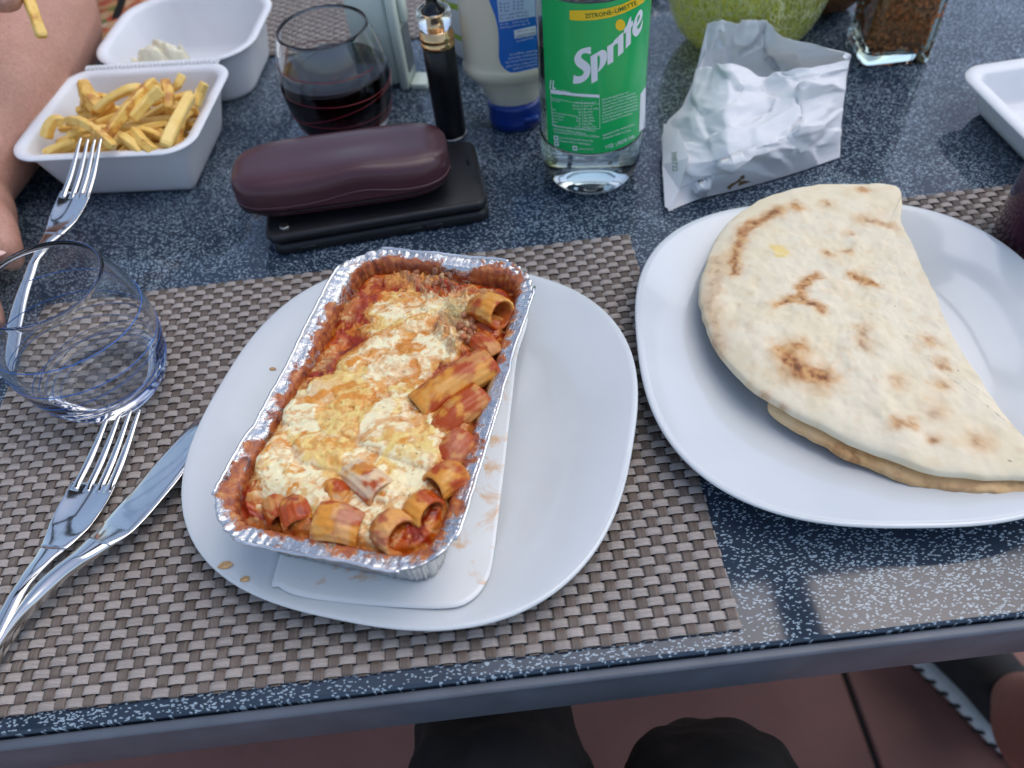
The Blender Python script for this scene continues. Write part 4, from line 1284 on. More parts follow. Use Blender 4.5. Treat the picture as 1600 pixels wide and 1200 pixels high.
for x, y in ((164, 602), (168, 652), (332, 694)):
    on_surface('icon', loops_flat([[cB(x - 20, y - 22), cB(x + 20, y - 17), cB(x + 22, y + 24), cB(x - 18, y + 19)], [cB(x - 12, y - 8), cB(x + 10, y - 10), cB(x + 12, y + 6), cB(x - 8, y + 12)]]), h1, B3, M_white, lab, 3)
rtx = ['Erfrischungsgetränk mit', 'Zitronen- und Limettengeschmack.', 'Zutaten: Wasser, Zucker, Kohlensäure,', 'Säuerungsmittel Citronensäure, Zitronen-', 'saft aus Zitronensaftkonzentrat (1%),', 'Limettensaft aus Limettensaftkonzentrat', '(0,1%), Säureregulator Natriumcitrat,', 'natürliches Zitronen- und Limettenaroma.']
for i, s in enumerate(rtx):
    x1 = [812, 880, 890, 900, 895, 898, 895, 850][i]; y = 272 + i * 28.5
    ptext('small_text', s, cB(580, y), cB(x1, y - 0.31 * (x1 - 580)), 2.9, M_white)
ptext('small_text', 'MEHRWEGFLASCHE - PFAND ZURÜCK', cB(584, 592), cB(868, 488), 2.9, M_white)
ptext('small_text', 'Mindestens haltbar bis Ende:', cB(586, 618), cB(832, 540), 2.9, M_white)
ptext('date_text', '11/22', cB(612, 700), cB(682, 680), 5.4, M_white, bold=0.01)
ptext('date_text', 'L PR2150 10:40', cB(705, 676), cB(868, 602), 5.2, M_white, bold=0.01)
on_surface('barcode_panel', loops_flat([[cB(918, 212), cB(966, 140), cB(962, 510), cB(906, 548)]]), h1, B3, M_white, lab, 2)

# ================================================================== SQUEEZE BOTTLE, CAP DOWN
MC = np.array([0.0310, 0.6080]); M3 = np.array([MC[0], MC[1], 0.0004])
mb = thing('mayonnaise_bottle', 'cream coloured squeeze bottle standing upside down on its blue cap', 'squeeze bottle', M3)
M_mayo = simple('cream_plastic', (0.72, 0.66, 0.50), 0.22, vary=0.05, vscale=25, coat=0.3, sss=0.15)
mp = catmull([(0.0215, 0.0222), (0.0228, 0.0262), (0.0262, 0.0350), (0.0315, 0.0430), (0.0375, 0.0492), (0.0402, 0.0535), (0.0404, 0.0575), (0.0390, 0.0625), (0.0385, 0.075), (0.0383, 0.11), (0.0378, 0.145), (0.035, 0.162), (0.026, 0.171), (0.001, 0.174)], 70)
build('bottle_body', lathe([(0, 0.0222)] + [tuple(p) for p in mp] + [(0, 0.174)], 80, 1.0, 0.66), M_mayo, mb)
M_bluecap = simple('blue_cap_plastic', (0.004, 0.035, 0.235), 0.30, vary=0.06, coat=0.2)
cp = build('flip_cap', lathe([(0, 0), (.0215, 0), (.0226, .0010), (.0230, .0060), (.0232, .0064), (.0230, .0069), (.0232, .0190), (.0236, .0205), (.0226, .0222), (0, .0222)], 72, 1.0, 0.86), M_bluecap, mb)
build('cap_tab', shift(slab(rrect(.0065, .0028, .002, 4), [(0, .007), (0, .0125), (.0008, .0132)]), (.012, -.0175, 0)), M_bluecap, cp)
hm = cyl_hit(MC[0], MC[1], 0.0398, 0.0398 * 0.66); hm2 = cyl_hit(MC[0], MC[1], 0.0401, 0.0401 * 0.66); hm3 = cyl_hit(MC[0], MC[1], 0.0403, 0.0403 * 0.66)
M_bluelab = simple('blue_label', (0.012, 0.135, 0.50), 0.35, vary=0.06, coat=0.1)
M_pale = simple('pale_blue_print', (0.45, 0.56, 0.72), 0.4, vary=0.05)
M_navy = simple('navy_print', (0.02, 0.05, 0.20), 0.5, vary=0.05)
cC = lambda x, y: (700 + x / 3.75, y / 3.75)
ml = on_surface('label', loops_flat([sm([cC(240, 0), cC(262, 60), cC(280, 110), cC(295, 190), cC(298, 280), cC(299, 340), cC(318, 388), cC(360, 422), cC(420, 437), cC(500, 434), cC(560, 420), cC(590, 380), cC(600, 200), cC(600, -60), cC(400, -120), cC(225, -60)], 90)]), hm, M3, M_bluelab, mb, 2)
on_surface('nutrition_panel', loops_flat([[cC(280, -60), cC(560, -90), cC(560, 88), cC(497, 98), cC(300, 132)]]), hm2, M3, M_pale, ml, 2)
on_surface('white_panel', loops_flat([[cC(386, 178), cC(560, 140), cC(560, 195), cC(392, 228)]]), hm2, M3, M_white, ml, 2)
for s, a, b, h, m_ in (('TRENNEN GETRENNT', (520, 182), (396, 208), 4.6, M_navy), ('Mehr Infos unter', (510, 166), (400, 184), 2.4, M_navy), ('feinkostwelt.com', (500, 216), (402, 240), 3.0, M_white), ('je 100 ml pro Portion', (480, 132), (304, 160), 3.0, M_white),
                       ('je Portion   15 ml', (470, 115), (304, 140), 3.0, M_white), ('729 kJ  2701 kJ', (470, 82), (306, 108), 3.0, M_navy), ('72 kcal 645 kcal', (470, 62), (304, 88), 3.0, M_navy), ('7,9 g  70 g', (440, 42), (304, 62), 3.0, M_navy), ('0,6 g  4,9 g', (440, 22), (302, 42), 3.0, M_navy), ('0,3 g  2,9 g', (440, 2), (300, 22), 3.0, M_navy),
                       ('Mayonnaise', (520, 396), (430, 414), 4.2, M_white), ('mit Rapsöl und Eigelb', (520, 372), (380, 402), 3.0, M_white), ('Zutaten: Rapsöl, Wasser, Eigelb', (520, 354), (340, 388), 3.0, M_white), ('Branntweinessig, Zucker, Salz', (520, 334), (335, 364), 3.0, M_white), ('Senfsaaten, Gewürze', (520, 312), (352, 340), 3.0, M_white), ('Kühl lagern', (520, 292), (360, 318), 3.0, M_white)):
    V, F = text_px(s, cC(*a), cC(*b), h)
    on_surface('small_text', (V, F), hm3, M3, m_, ml)

# ================================================================== FOAM BOXES
def foam_mat():
    t = NT('white_foam'); co = t.coord()
    t.link(t.ramp(t.noise(co, 25, 4), [(0.3, (0.74, 0.75, 0.76)), (0.7, (0.80, 0.80, 0.80))]), t.p.inputs['Base Color'])
    t.set(Roughness=0.42, Subsurface_Weight=0.1)
    t.p.inputs['Subsurface Radius'].default_value = (0.004, 0.004, 0.004); t.p.inputs['Subsurface Scale'].default_value = 1.0
    v = t.node('ShaderNodeTexVoronoi'); v.inputs['Scale'].default_value = 420; t.link(co, v.inputs['Vector'])
    t.bump(v.outputs['Distance'], 0.10, 0.0005)
    return t.m
M_foam = foam_mat()
def foam_tray(hw, hh, r, height, taper, flange=0.007, n=22, wall=0.0022, notch=None):
    """open tray with rounded corners, sloping walls and a flange round the rim"""
    def rg(ins, z, rr=None):
        P = resample(rrect(hw - ins, hh - ins, max((rr or r) - ins, 0.004), n), 200)
        return np.column_stack([P, np.full(len(P), z)])
    R_ = [rg(taper + .004, 0.0), rg(taper + .0005, 0.0012), rg(taper - .001, 0.004)]
    for f in np.linspace(.15, .94, 8): R_.append(rg(taper * (1 - f) + flange * f, height * f))
    R_ += [rg(flange - .0004, height - .0022), rg(0.0012, height - .0020), rg(0.0, height - .0008), rg(0.0006, height + .0004), rg(flange * .7, height + .0006), rg(flange + wall * .9, height - .0006)]
    for f in np.linspace(.94, .12, 8): R_.append(rg(taper * (1 - f) + flange * f + wall, height * f))
    R_ += [rg(taper + wall + .001, wall + .0022), rg(taper + wall + .005, wall + .0002), rg(taper + wall + .016, wall)]
    return loft(R_)
BXR = math.radians(-7.0)
bx = thing('takeaway_box', 'open white foam takeaway box with fries in its base and a lid behind', 'takeaway box', (-0.2935, 0.6105, 0.0004), BXR)
build('base', foam_tray(0.0765, 0.0685, 0.026, 0.052, 0.024), M_foam, bx)
ld = build('lid', shift(foam_tray(0.0765, 0.0700, 0.044, 0.050, 0.018), (0.008, 0.1435, 0.0)), M_foam, bx)
hg = []
for k in range(34):
    x = -0.060 + k * 0.0036
    hg.append(tube([(x, 0.0660, 0.0528), (x, 0.0700, 0.0535), (x, 0.0740, 0.0520)], 0.0011, 6))
o = build('hinge_ribs', join(*hg), M_foam, bx); o['kind'] = 'stuff'
build('hinge_strip', shift(box(-0.061, 0.061, 0.0655, 0.0745, 0.0508, 0.0520), (0, 0, 0)), M_foam, bx, smooth=False)

# mayonnaise dollop in the lid
DL = np.array([-0.2960, 0.7330, 0.0030])
nu, nv = 90, 50
gu, gv = np.meshgrid(np.linspace(-1, 1, nu), np.linspace(-1, 1, nv), indexing='ij')
rad = np.sqrt(gu ** 2 + gv ** 2)
w_ = (fbm(gu * 2.2 + 7, gv * 2.2, 3, 3) - .5)
hgt = 0.042 * np.clip(1 - rad ** 2.2 + w_ * .5, 0, None) ** 0.7
hgt = hgt * (0.90 + 0.16 * np.abs(np.sin(gu * 4.2 + gv * 2 + w_ * 5))) + (fbm(gu * 7, gv * 3, 9, 3) - .5) * 0.006 * (hgt > 0.002)
pk = 0.010 * np.exp(-(((gu + .72) / .09) ** 2 + ((gv + .05) / .25) ** 2)) + 0.007 * np.exp(-(((gu - .62) / .12) ** 2 + ((gv) / .3) ** 2))
hgt = np.maximum(hgt + pk, 0)
V = np.stack([gu * 0.038, gv * 0.019 - gu * 0.004, hgt], -1).reshape(-1, 3)
ok = (rad < 0.99).reshape(-1)
Fd = [f for f in grid_faces(nu, nv) if all(ok[i] for i in f)]
M_mayodip = simple('mayonnaise', (0.78, 0.72, 0.52), 0.22, vary=0.04, coat=0.3, sss=0.2, bump=0.1, bscale=250)
dm = build('mayonnaise_dollop', (V, Fd), M_mayodip, None, loc=DL, rot=(0, 0, 0))
tag(dm, 'pale swirled dollop of mayonnaise in the lid of the foam box', 'mayonnaise')

# ================================================================== FRIES
def fry_mat():
    t = NT('fried_potato'); co = t.coord()
    oi = t.node('ShaderNodeObjectInfo')
    n = t.math('ADD', t.noise(co, 90, 5, 0.6), t.math('MULTIPLY_ADD', oi.outputs['Random'], 0.32, -0.19))
    c = t.ramp(n, [(0.30, (0.90, 0.63, 0.19)), (0.56, (0.84, 0.52, 0.11)), (0.66, (0.62, 0.28, 0.04)), (0.80, (0.40, 0.13, 0.02))])
    t.link(c, t.p.inputs['Base Color'])
    t.set(Roughness=0.45, Coat_Weight=0.15, Subsurface_Weight=0.08)
    t.p.inputs['Subsurface Radius'].default_value = (0.002, 0.001, 0.0005); t.p.inputs['Subsurface Scale'].default_value = 1.0
    t.bump(t.noise(co, 350, 4), 0.4, 0.0007)
    return t.m
M_fry = fry_mat()
def fry(p0, p1, sag, w, seed, label=None, twist=0.3, taper=0.25):
    rng = np.random.default_rng(seed)
    p0 = np.array(p0, float); p1 = np.array(p1, float); w *= 0.84
    base = (p0 + p1) / 2
    mid = base + np.array([rng.normal() * .002, rng.normal() * .002, sag])
    path = catmull([p0, (p0 + mid) / 2 + [0, 0, sag * .22], mid, (p1 + mid) / 2 + [0, 0, sag * .22], p1], 16) - base
    T = np.gradient(path, axis=0); T /= np.linalg.norm(T, axis=1)[:, None]
    R_ = []
    a0 = rng.uniform(0, PI / 2)
    for i in range(16):
        f = i / 15
        s = np.cross(T[i], [0.02, 0.01, 1.0]); s /= np.linalg.norm(s); u = np.cross(s, T[i])
        ww = w * (1 - taper * f) * (1 + .08 * math.sin(5 * f + seed)) * (0.82 if i in (0, 15) else 1)
        an = a0 + twist * f
        P = []
        for x, y in ((1, .72), (.72, 1), (-.72, 1), (-1, .72), (-1, -.72), (-.72, -1), (.72, -1), (1, -.72)):
            x, y = x * ww / 2, y * ww / 2 * .9
            P.append(path[i] + s * (x * math.cos(an) - y * math.sin(an)) + u * (x * math.sin(an) + y * math.cos(an)))
        R_.append(np.array(P))
    o = build('french_fry', loft(R_), M_fry, None, loc=base, smooth=False)
    return tag(o, label or 'golden fry lying in the pile inside the foam box', 'fry', 'fries in the foam box')
def fx(px, py, z): return at(px, py, z)
named = [((128, 126, .070), (155, 172, .052), .000, .010, 'short pale fry poking up at the back left of the fries pile', .2, -.6),
         ((243, 128, .074), (165, 215, .060), .002, .0105, 'long straight golden fry lying diagonally over the top of the pile', .2, .1),
         ((252, 140, .074), (206, 185, .064), .001, .0110, 'short thick pale fry beside the long diagonal one', .2, .2),
         ((108, 190, .062), (178, 230, .060), .010, .0100, 'curved browned fry arching over the front left of the pile', .4, .2),
         ((298, 150, .066), (258, 228, .054), .002, .0110, 'thick bright yellow fry leaning along the right wall of the box', .2, .1),
         ((320, 130, .068), (305, 165, .056), .000, .0085, 'brown tipped fry against the right wall of the foam box', .2, .1),
         ((258, 126, .070), (262, 170, .058), .000, .0095, 'short fry standing upright near the back of the pile', .2, .1),
         ((285, 118, .066), (270, 140, .058), .000, .0080, 'thin browned fry end sticking up by the back right wall', .2, .2),
         ((222, 140, .066), (150, 172, .058), .006, .0095, 'browned curved fry across the back of the pile', .5, .2),
         ((72, 215, .050), (98, 190, .056), .006, .0100, 'bent fry curling at the left corner of the box', .5, .1),
         ((75, 240, .046), (120, 222, .050), .001, .0090, 'short fry lying flat at the front left rim', .3, .1),
         ((210, 205, .056), (240, 236, .052), .001, .0105, 'stubby fry lying at the front middle of the pile', .2, .1),
         ((192, 215, .054), (222, 240, .050), .004, .0090, 'curved fry hooked over at the front middle rim', .5, .1)]
for i, (a, b, sg, w, lb, tw, tp) in enumerate(named):
    fry(fx(*a), fx(*b), sg, w, 100 + i, lb, tw, tp)
rng = np.random.default_rng(12)
c_, s_ = math.cos(BXR), math.sin(BXR)
for i in range(78):
    u = rng.uniform(-.046, .046); v = rng.uniform(-.042, .030)
    lay = rng.uniform(0, 1)
    h = 0.014 + lay * 0.043 * (1 - 0.35 * (abs(u) / .05) ** 2) - 0.004 * (v > .02)
    L = rng.uniform(.030, .062) * (1 if lay < .8 else .85)
    an = rng.normal(0.35, 0.7)
    dx, dy = math.cos(an) * L / 2, math.sin(an) * L / 2
    q = []
    for sg in (-1, 1):
        x = np.clip(u + sg * dx, -.055, .055); y = np.clip(v + sg * dy, -.048, .042)
        q.append((-0.2935 + x * c_ - y * s_, 0.6105 + x * s_ + y * c_, h + sg * rng.normal() * .004))
    fry(q[0], q[1], rng.uniform(-.002, .006), rng.uniform(.0066, .0092), 300 + i)
fr = fry(at(44, -6, .150), at(66, 58, .132), 0.003, .0090, 77, 'single yellow fry held up in the air above the bare arm', .2, .0)
fr['group'] = 'fries in the foam box'
del fr['group']

rb = thing('foam_tray', 'empty white foam tray at the right edge beyond the flatbread plate', 'foam tray', (0.4640, 0.5000, 0.0004), math.radians(3.0))
build('tray_shell', foam_tray(0.0740, 0.0620, 0.022, 0.031, 0.020, flange=0.010), M_foam, rb)
for k in range(3):
    build('floor_rib', shift(tube([(-.020, 0, 0.0032), (.020, 0, 0.0032)], 0.0016, 8), (0, -.018 + k * .018, 0)), M_foam, rb)
build('lock_tab', shift(slab(rrect(.012, .006, .004, 5), [(0, .0290), (0, .0310), (.0005, .0314)]), (.022, .0660, 0)), M_foam, rb)

# ================================================================== PURPLE DRINK at the right edge
M_purple = NT('purple_drink'); M_purple.set(Roughness=0.08, Coat_Weight=0.5)
M_purple.link(M_purple.ramp(M_purple.noise(M_purple.coord(scale=(14, 14, 30)), 1.0, 3), [(0.3, (0.030, 0.006, 0.018)), (0.7, (0.085, 0.022, 0.050))]), M_purple.p.inputs['Base Color'])
pd = thing('dark_purple_tumbler', 'dark purple tumbler cut off by the right edge behind the plate', 'tumbler', (0.3800, 0.3760, 0.0022))
build('tumbler_wall', lathe([(0, 0), (.033, 0), (.0352, .002), (.036, .006), (.0385, .095), (.0380, .0965), (.0370, .0960), (.0350, .012), (0, .010)], 64), M_purple.m, pd)
build('drink', lathe([(0, .0102), (.0349, .0122), (.0366, .075), (.036, .0757), (0, .0757)], 64), simple('dark_juice', (0.035, 0.006, 0.016), 0.1), pd)

# ================================================================== COFFEE GRANULES JAR
JR = math.radians(-7.5)
JB = np.array([0.3785, 0.6520, 0.0004])
jar = thing('coffee_jar', 'square thick glass jar filled with brown coffee granules behind the paper bag', 'jar', JB, JR)
def sq(h, r, z, n=7): 
    P = rrect(h, h, r, n); return np.column_stack([P, np.full(len(P), z)])
M_jar = glass('greenish_jar_glass', (0.80, 0.93, 0.87), 0.0, 1.4)
RJ = [sq(.0270, .005, 0.0), sq(.0295, .006, .0012), sq(.0300, .006, .006)] + [sq(.0300 - .0012 * math.sin(z / .13 * PI), .006, z) for z in np.linspace(.012, .13, 12)] + [sq(.026, .008, .140), sq(.024, .008, .150)]
RI = [sq(.0225, .007, .150), sq(.0245, .008, .139)] + [sq(.0272 - .0012 * math.sin(z / .13 * PI), .006, z) for z in np.linspace(.13, .012, 12)] + [sq(.0245, .007, .0085), sq(.016, .006, .0075)]
build('jar_glass', loft(RJ + RI), M_jar, jar)
M_cof = simple('coffee_granule', (0.55, 0.20, 0.08), 0.60, vary=0.5, vscale=260, bump=0.3, bscale=900)
build('coffee_fill', loft([sq(.0220, .005, .0095), sq(.0232, .005, .030), sq(.0205, .005, .125)]), M_cof, jar)
g1 = bmesh.new(); bmesh.ops.create_icosphere(g1, subdivisions=1, radius=1.0)
GV = np.array([v.co[:] for v in g1.verts]); GF = [tuple(v.index for v in f.verts) for f in g1.faces]; g1.free()
parts = []
rng = np.random.default_rng(2)
for side in range(4):
    for k in range(460):
        a = rng.uniform(-.0235, .0235); z = rng.uniform(.0105, .122); d = .0246 + rng.uniform(-.0012, .0008)
        p = [(a, -d), (d, a), (a, d), (-d, a)][side]
        s = rng.uniform(.0012, .0024)
        parts.append((GV * rng.uniform(.6, 1.25, (len(GV), 1)) * s * rng.uniform(.8, 1.2, 3) + np.array([p[0], p[1], z]), GF))
gc_ = np.repeat(np.random.default_rng(4).uniform(0.45, 1.35, (len(parts), 1)), len(GV), 0) * np.array([0.74, 0.23, 0.075])
M_grain = simple('coffee_grain', (0.4, 0.15, 0.06), 0.5, vary=0.15, vscale=300, attr=True)
o = build('granules', join(*parts), M_grain, jar, smooth=False, col=gc_); o['kind'] = 'stuff'

# ================================================================== GREEN CRACKLE GLASS VASE
def crackle():
    t = NT('green_crackle_glass'); co = t.coord(scale=(1, 1, 0.55))
    v = t.node('ShaderNodeTexVoronoi', feature='DISTANCE_TO_EDGE'); v.inputs['Scale'].default_value = 170
    nzv = t.node('ShaderNodeTexNoise'); nzv.inputs['Scale'].default_value = 60; t.link(co, nzv.inputs['Vector'])
    ad = t.node('ShaderNodeVectorMath', operation='MULTIPLY_ADD'); t.link(nzv.outputs['Color'], ad.inputs[0]); ad.inputs[1].default_value = (.02, .02, .02); t.link(co, ad.inputs[2])
    t.link(ad.outputs[0], v.inputs['Vector'])
    h = t.ramp(v.outputs['Distance'], [(0.0, (0, 0, 0)), (0.14, (1, 1, 1))])
    t.link(t.mix(h, (0.96, 0.97, 0.62), (0.90, 0.93, 0.34)), t.p.inputs['Base Color'])
    t.link(t.math('MULTIPLY_ADD', sepc(t, h), 0.36, 0.56), t.p.inputs['Transmission Weight'])
    t.set(Roughness=0.05, IOR=1.18)
    t.bump(h, 0.7, 0.0025)
    return t.m
vs = thing('green_glass_vase', 'round yellow-green crackle glass vase behind the white paper bag', 'vase', (0.2560, 0.7000, 0.0004))
vo = catmull([(0.030, 0.0), (0.045, 0.004), (0.062, 0.020), (0.0715, 0.045), (0.0735, 0.070), (0.070, 0.095), (0.058, 0.122), (0.042, 0.140), (0.038, 0.150), (0.042, 0.158)], 50)
vi = [(r - .0028, z + .001) for r, z in vo[::-1]]
build('glass_body', lathe([(0, .001)] + [tuple(p) for p in vo] + vi + [(0, .004)], 96), crackle(), vs)
cd = thing('white_candle', 'pale stubby candle seen inside the green crackle vase', 'candle', (0.2580, 0.7020, 0.0060))
build('wax', lathe([(0, 0), (.021, 0), (.022, .001), (.022, .060), (.020, .062), (.008, .060), (0, .0595)], 48), simple('candle_wax', (0.75, 0.72, 0.60), 0.4, sss=0.2), cd)
build('wick', tube([(0, 0, .059), (.0005, 0, .065), (.002, 0, .069)], .0008, 6), simple('wick_black', (.02, .02, .02), .9), cd)
hb = bmesh.new(); bmesh.ops.create_icosphere(hb, subdivisions=4, radius=1.0)
HV = np.array([v.co[:] for v in hb.verts]); HF = [tuple(v.index for v in f.verts) for f in hb.faces]; hb.free()
fur = 1 + (fbm(HV[:, 0] * 9, HV[:, 2] * 3 + HV[:, 1] * 9, 4, 4) - .5)[:, None] * .16
co_ = build('coconut_shell', (HV * fur * np.array([.041, .041, .046]) , HF), simple('brown_fibre', (0.16, 0.072, 0.030), 0.85, vary=0.5, vscale=160, bump=0.9, bscale=350, bdist=.002), None, loc=(0.3530, 0.7420, 0.0440))
tag(co_, 'rough brown fibrous coconut shell between the green vase and the coffee jar', 'coconut')

# ================================================================== SMALL THINGS AT THE FAR SIDE
ck = thing('corkscrew', 'small dark brown corkscrew with chrome fittings behind the green labelled bottle', 'corkscrew', (0.1985, 0.8150, 0.0004))
M_wood = simple('dark_wood', (0.05, 0.025, 0.015), 0.5, vary=0.4, vscale=90)
M_chrome = simple('chrome', (0.75, 0.75, 0.75), 0.12, 1.0, vary=0.05)
build('handle', tube([(-.010, .050, .012), (-.008, .030, .014), (-.006, .010, .013), (-.004, -.006, .011)], [.009, .011, .011, .009], 16), M_wood, ck)
build('bolster', tube([(-.004, -.006, .011), (-.003, -.012, .010)], [.0095, .008], 16), M_chrome, ck)
build('lever', tube([(-.003, -.012, .008), (.004, -.024, .006), (.010, -.030, .004)], [.004, .0035, .003], 10), M_chrome, ck)
build('lever', tube([(-.006, -.010, .006), (-.012, -.022, .004), (-.016, -.026, .003)], [.0035, .003, .0025], 10), M_chrome, ck)

M_pgreen = simple('pale_green_plastic', (0.60, 0.68, 0.60), 0.36, vary=0.05, rvary=0.05)
gd = thing('plastic_dispenser', 'upright pale green plastic holder with a foot behind the wine tumbler', 'plastic holder', (-0.0870, 0.7000, 0.0004), math.radians(-14))
build('housing', slab(rrect(.0185, .0120, .004, 5), [(.001, .004), (0, .006), (0, .094), (.002, .097), (.005, .098)]), M_pgreen, gd)
build('front_plate', shift(slab(rrect(.0045, .0150, .003, 5), [(.0006, .0), (0, .002), (0, .104), (.0015, .106)]), (.0240, 0, 0)), M_pgreen, gd)
build('side_button', shift(slab(rrect(.0025, .0060, .002, 4), [(.0004, .060), (0, .061), (0, .084), (.001, .085)]), (.0315, -.001, 0)), M_pgreen, gd)
build('foot', shift(slab(rrect(.0080, .0110, .0015, 3), [(.0003, 0), (0, .001), (0, .005), (.0008, .006)]), (.0375, -.003, 0)), M_pgreen, gd)
build('smoky_window', shift(box(-.0006, .0006, -.009, .010, .014, .055), (.0292, .001, 0)), simple('smoky_plastic', (.18, .21, .22), .15), gd, smooth=False)

mg = thing('white_mug', 'white mug with curved green stripes behind the vape pen', 'mug', (0.0230, 0.7480, 0.0004))
build('mug_wall', lathe([(0, .0), (.040, 0), (.0425, .002), (.044, .006), (.0470, .05), (.0480, .100), (.0474, .1015), (.0455, .100), (.0415, .008), (0, .006)], 72), simple('mug_ceramic', (.70, .71, .69), .18, vary=.04, coat=.3), mg)
M_lime = simple('lime_glaze', (0.34, 0.46, 0.045), 0.25, vary=.08)
for z0, amp, ph in ((.026, .004, 0.5), (.055, .006, 2.0), (.084, .012, 3.5)):
    a = np.linspace(0, 2 * PI, 90); zz = z0 + amp * np.sin(a + ph)
    r = np.interp(zz, [.006, .05, .1], [.0441, .0471, .0481]) + .0001
    rl = np.interp(zz + .0055, [.006, .05, .1], [.0441, .0471, .0481]) + .0002
    V = []
    for q in range(90): V += [(r[q] * math.cos(a[q]), r[q] * math.sin(a[q]), zz[q]), (rl[q] * math.cos(a[q]), rl[q] * math.sin(a[q]), zz[q] + .0055)]
    build('stripe', (V, [(2 * q, 2 * q + 2, 2 * q + 3, 2 * q + 1) for q in range(89)]), M_lime, mg)
build('mug_handle', tube([(.044, .010, .080), (.062, .016, .078), (.070, .018, .055), (.062, .016, .030), (.045, .010, .024)], .0052, 12), bpy.data.materials['mug_ceramic'], mg)

def menu_mat():
    t = NT('printed_menu'); co = t.coord()
    v = t.node('ShaderNodeTexVoronoi'); v.inputs['Scale'].default_value = 75; t.link(co, v.inputs['Vector'])
    s = t.node('ShaderNodeSeparateColor'); t.link(v.outputs['Color'], s.inputs[0])
    c = t.ramp(s.outputs[0], [(0.0, (0.45, 0.10, 0.05)), (0.28, (0.62, 0.36, 0.17)), (0.5, (0.70, 0.50, 0.30)), (0.66, (0.10, 0.22, 0.05)), (0.78, (0.55, 0.06, 0.05)), (0.92, (0.80, 0.72, 0.58))], 'CONSTANT')
    c = t.mix(t.math('MULTIPLY', t.noise(co, 220, 4), 0.6), c, (0.50, 0.24, 0.10))
    t.link(c, t.p.inputs['Base Color']); t.set(Roughness=0.3)
    return t.m
mn = thing('printed_leaflet', 'glossy leaflet with colourful food print and black bars behind the foam lid', 'leaflet', (-0.3700, 0.9300, 0.0004), math.radians(12))
build('sheet', slab(rrect(.105, .080, .001, 2), [(0, 0), (0, .0006)]), menu_mat(), mn, smooth=False)
M_blk = simple('print_black', (.02, .018, .016), .4)
for x0, y0, x1, y1 in ((-.02, -.075, .05, .02), (-.03, -.02, -.02, .05), (.01, -.01, .10, .03)):
    e = np.array([x1 - x0, y1 - y0]); u = np.array([-e[1], e[0]]) / np.linalg.norm(e) * .005
    P = [(x0 + u[0], y0 + u[1], .0008), (x0 - u[0], y0 - u[1], .0008), (x1 - u[0], y1 - u[1], .0008), (x1 + u[0], y1 + u[1], .0008)]
    build('printed_bar', (P, [(0, 1, 2, 3)]), M_blk, mn, smooth=False)

# ================================================================== CRUMPLED PAPER BAG
def paper():
    t = NT('white_paper'); co = t.coord()
    t.link(t.ramp(t.noise(co, 60, 4), [(0.3, (0.91, 0.915, 0.92)), (0.7, (0.94, 0.94, 0.94))]), t.p.inputs['Base Color'])
    t.set(Roughness=0.75)
    t.p.inputs['Specular IOR Level'].default_value = 0.2
    t.bump(t.noise(co, 500, 4), 0.2, 0.0004)
    tr = t.node('ShaderNodeBsdfTranslucent'); tr.inputs[0].default_value = (0.8, 0.82, 0.82, 1)
    mx = t.node('ShaderNodeMixShader'); mx.inputs[0].default_value = 0.28
    t.link(t.p.outputs[0], mx.inputs[1]); t.link(tr.outputs[0], mx.inputs[2]); t.link(mx.outputs[0], t.out.inputs[0])
    return t.m
M_paper = paper()
PGB = np.array([0.215, 0.52, 0.0006])
pg = thing('paper_bag', 'crumpled open white paper bag lying beside the green labelled bottle', 'paper bag', PGB)
front = [
    [(1044, 330, .0015), (1092, 311, .0015), (1150, 297, .0015), (1208, 281, .0015), (1256, 266, .0015), (1312, 246, .0020)],
    [(1038, 296, .006), (1080, 288, .016), (1145, 272, .022), (1205, 254, .024), (1258, 238, .022), (1313, 218, .014)],
    [(1036, 255, .010), (1075, 256, .026), (1140, 246, .040), (1200, 226, .043), (1258, 206, .040), (1315, 188, .024)],
    [(1034, 215, .012), (1082, 222, .030), (1135, 214, .046), (1196, 196, .045), (1262, 172, .048), (1318, 160, .034)],
    [(1044, 188, .014), (1080, 182, .036), (1132, 178, .050), (1200, 168, .044), (1255, 146, .052), (1321, 132, .044)],
    [(1070, 165, .018), (1096, 148, .042), (1140, 142, .056), (1196, 138, .046), (1250, 120, .056), (1324, 108, .052)],
    [(1088, 118, .028), (1114, 104, .050), (1138, 100, .064), (1190, 112, .052), (1238, 104, .060), (1328, 92, .058)],
]
back = [
    [(1044, 330, .0008), (1092, 311, .0008), (1150, 297, .0008), (1208, 281, .0008), (1256, 266, .0008), (1312, 246, .0008)],
    [(1040, 250, .001), (1090, 240, .001), (1150, 232, .001), (1205, 222, .001), (1258, 210, .001), (1314, 190, .001)],
    [(1060, 180, .004), (1100, 170, .002), (1150, 165, .002), (1200, 160, .002), (1255, 150, .002), (1320, 140, .010)],
    [(1086, 122, .020), (1112, 112, .020), (1150, 112, .018), (1196, 112, .018), (1250, 108, .022), (1327, 98, .040)],
    [(1098, 70, .044), (1120, 66, .046), (1155, 70, .040), (1196, 72, .038), (1240, 86, .044), (1330, 90, .056)],
    [(1106, 40, .056), (1132, 34, .060), (1165, 32, .062), (1200, 30, .060), (1226, 64, .056), (1322, 84, .060)],
]
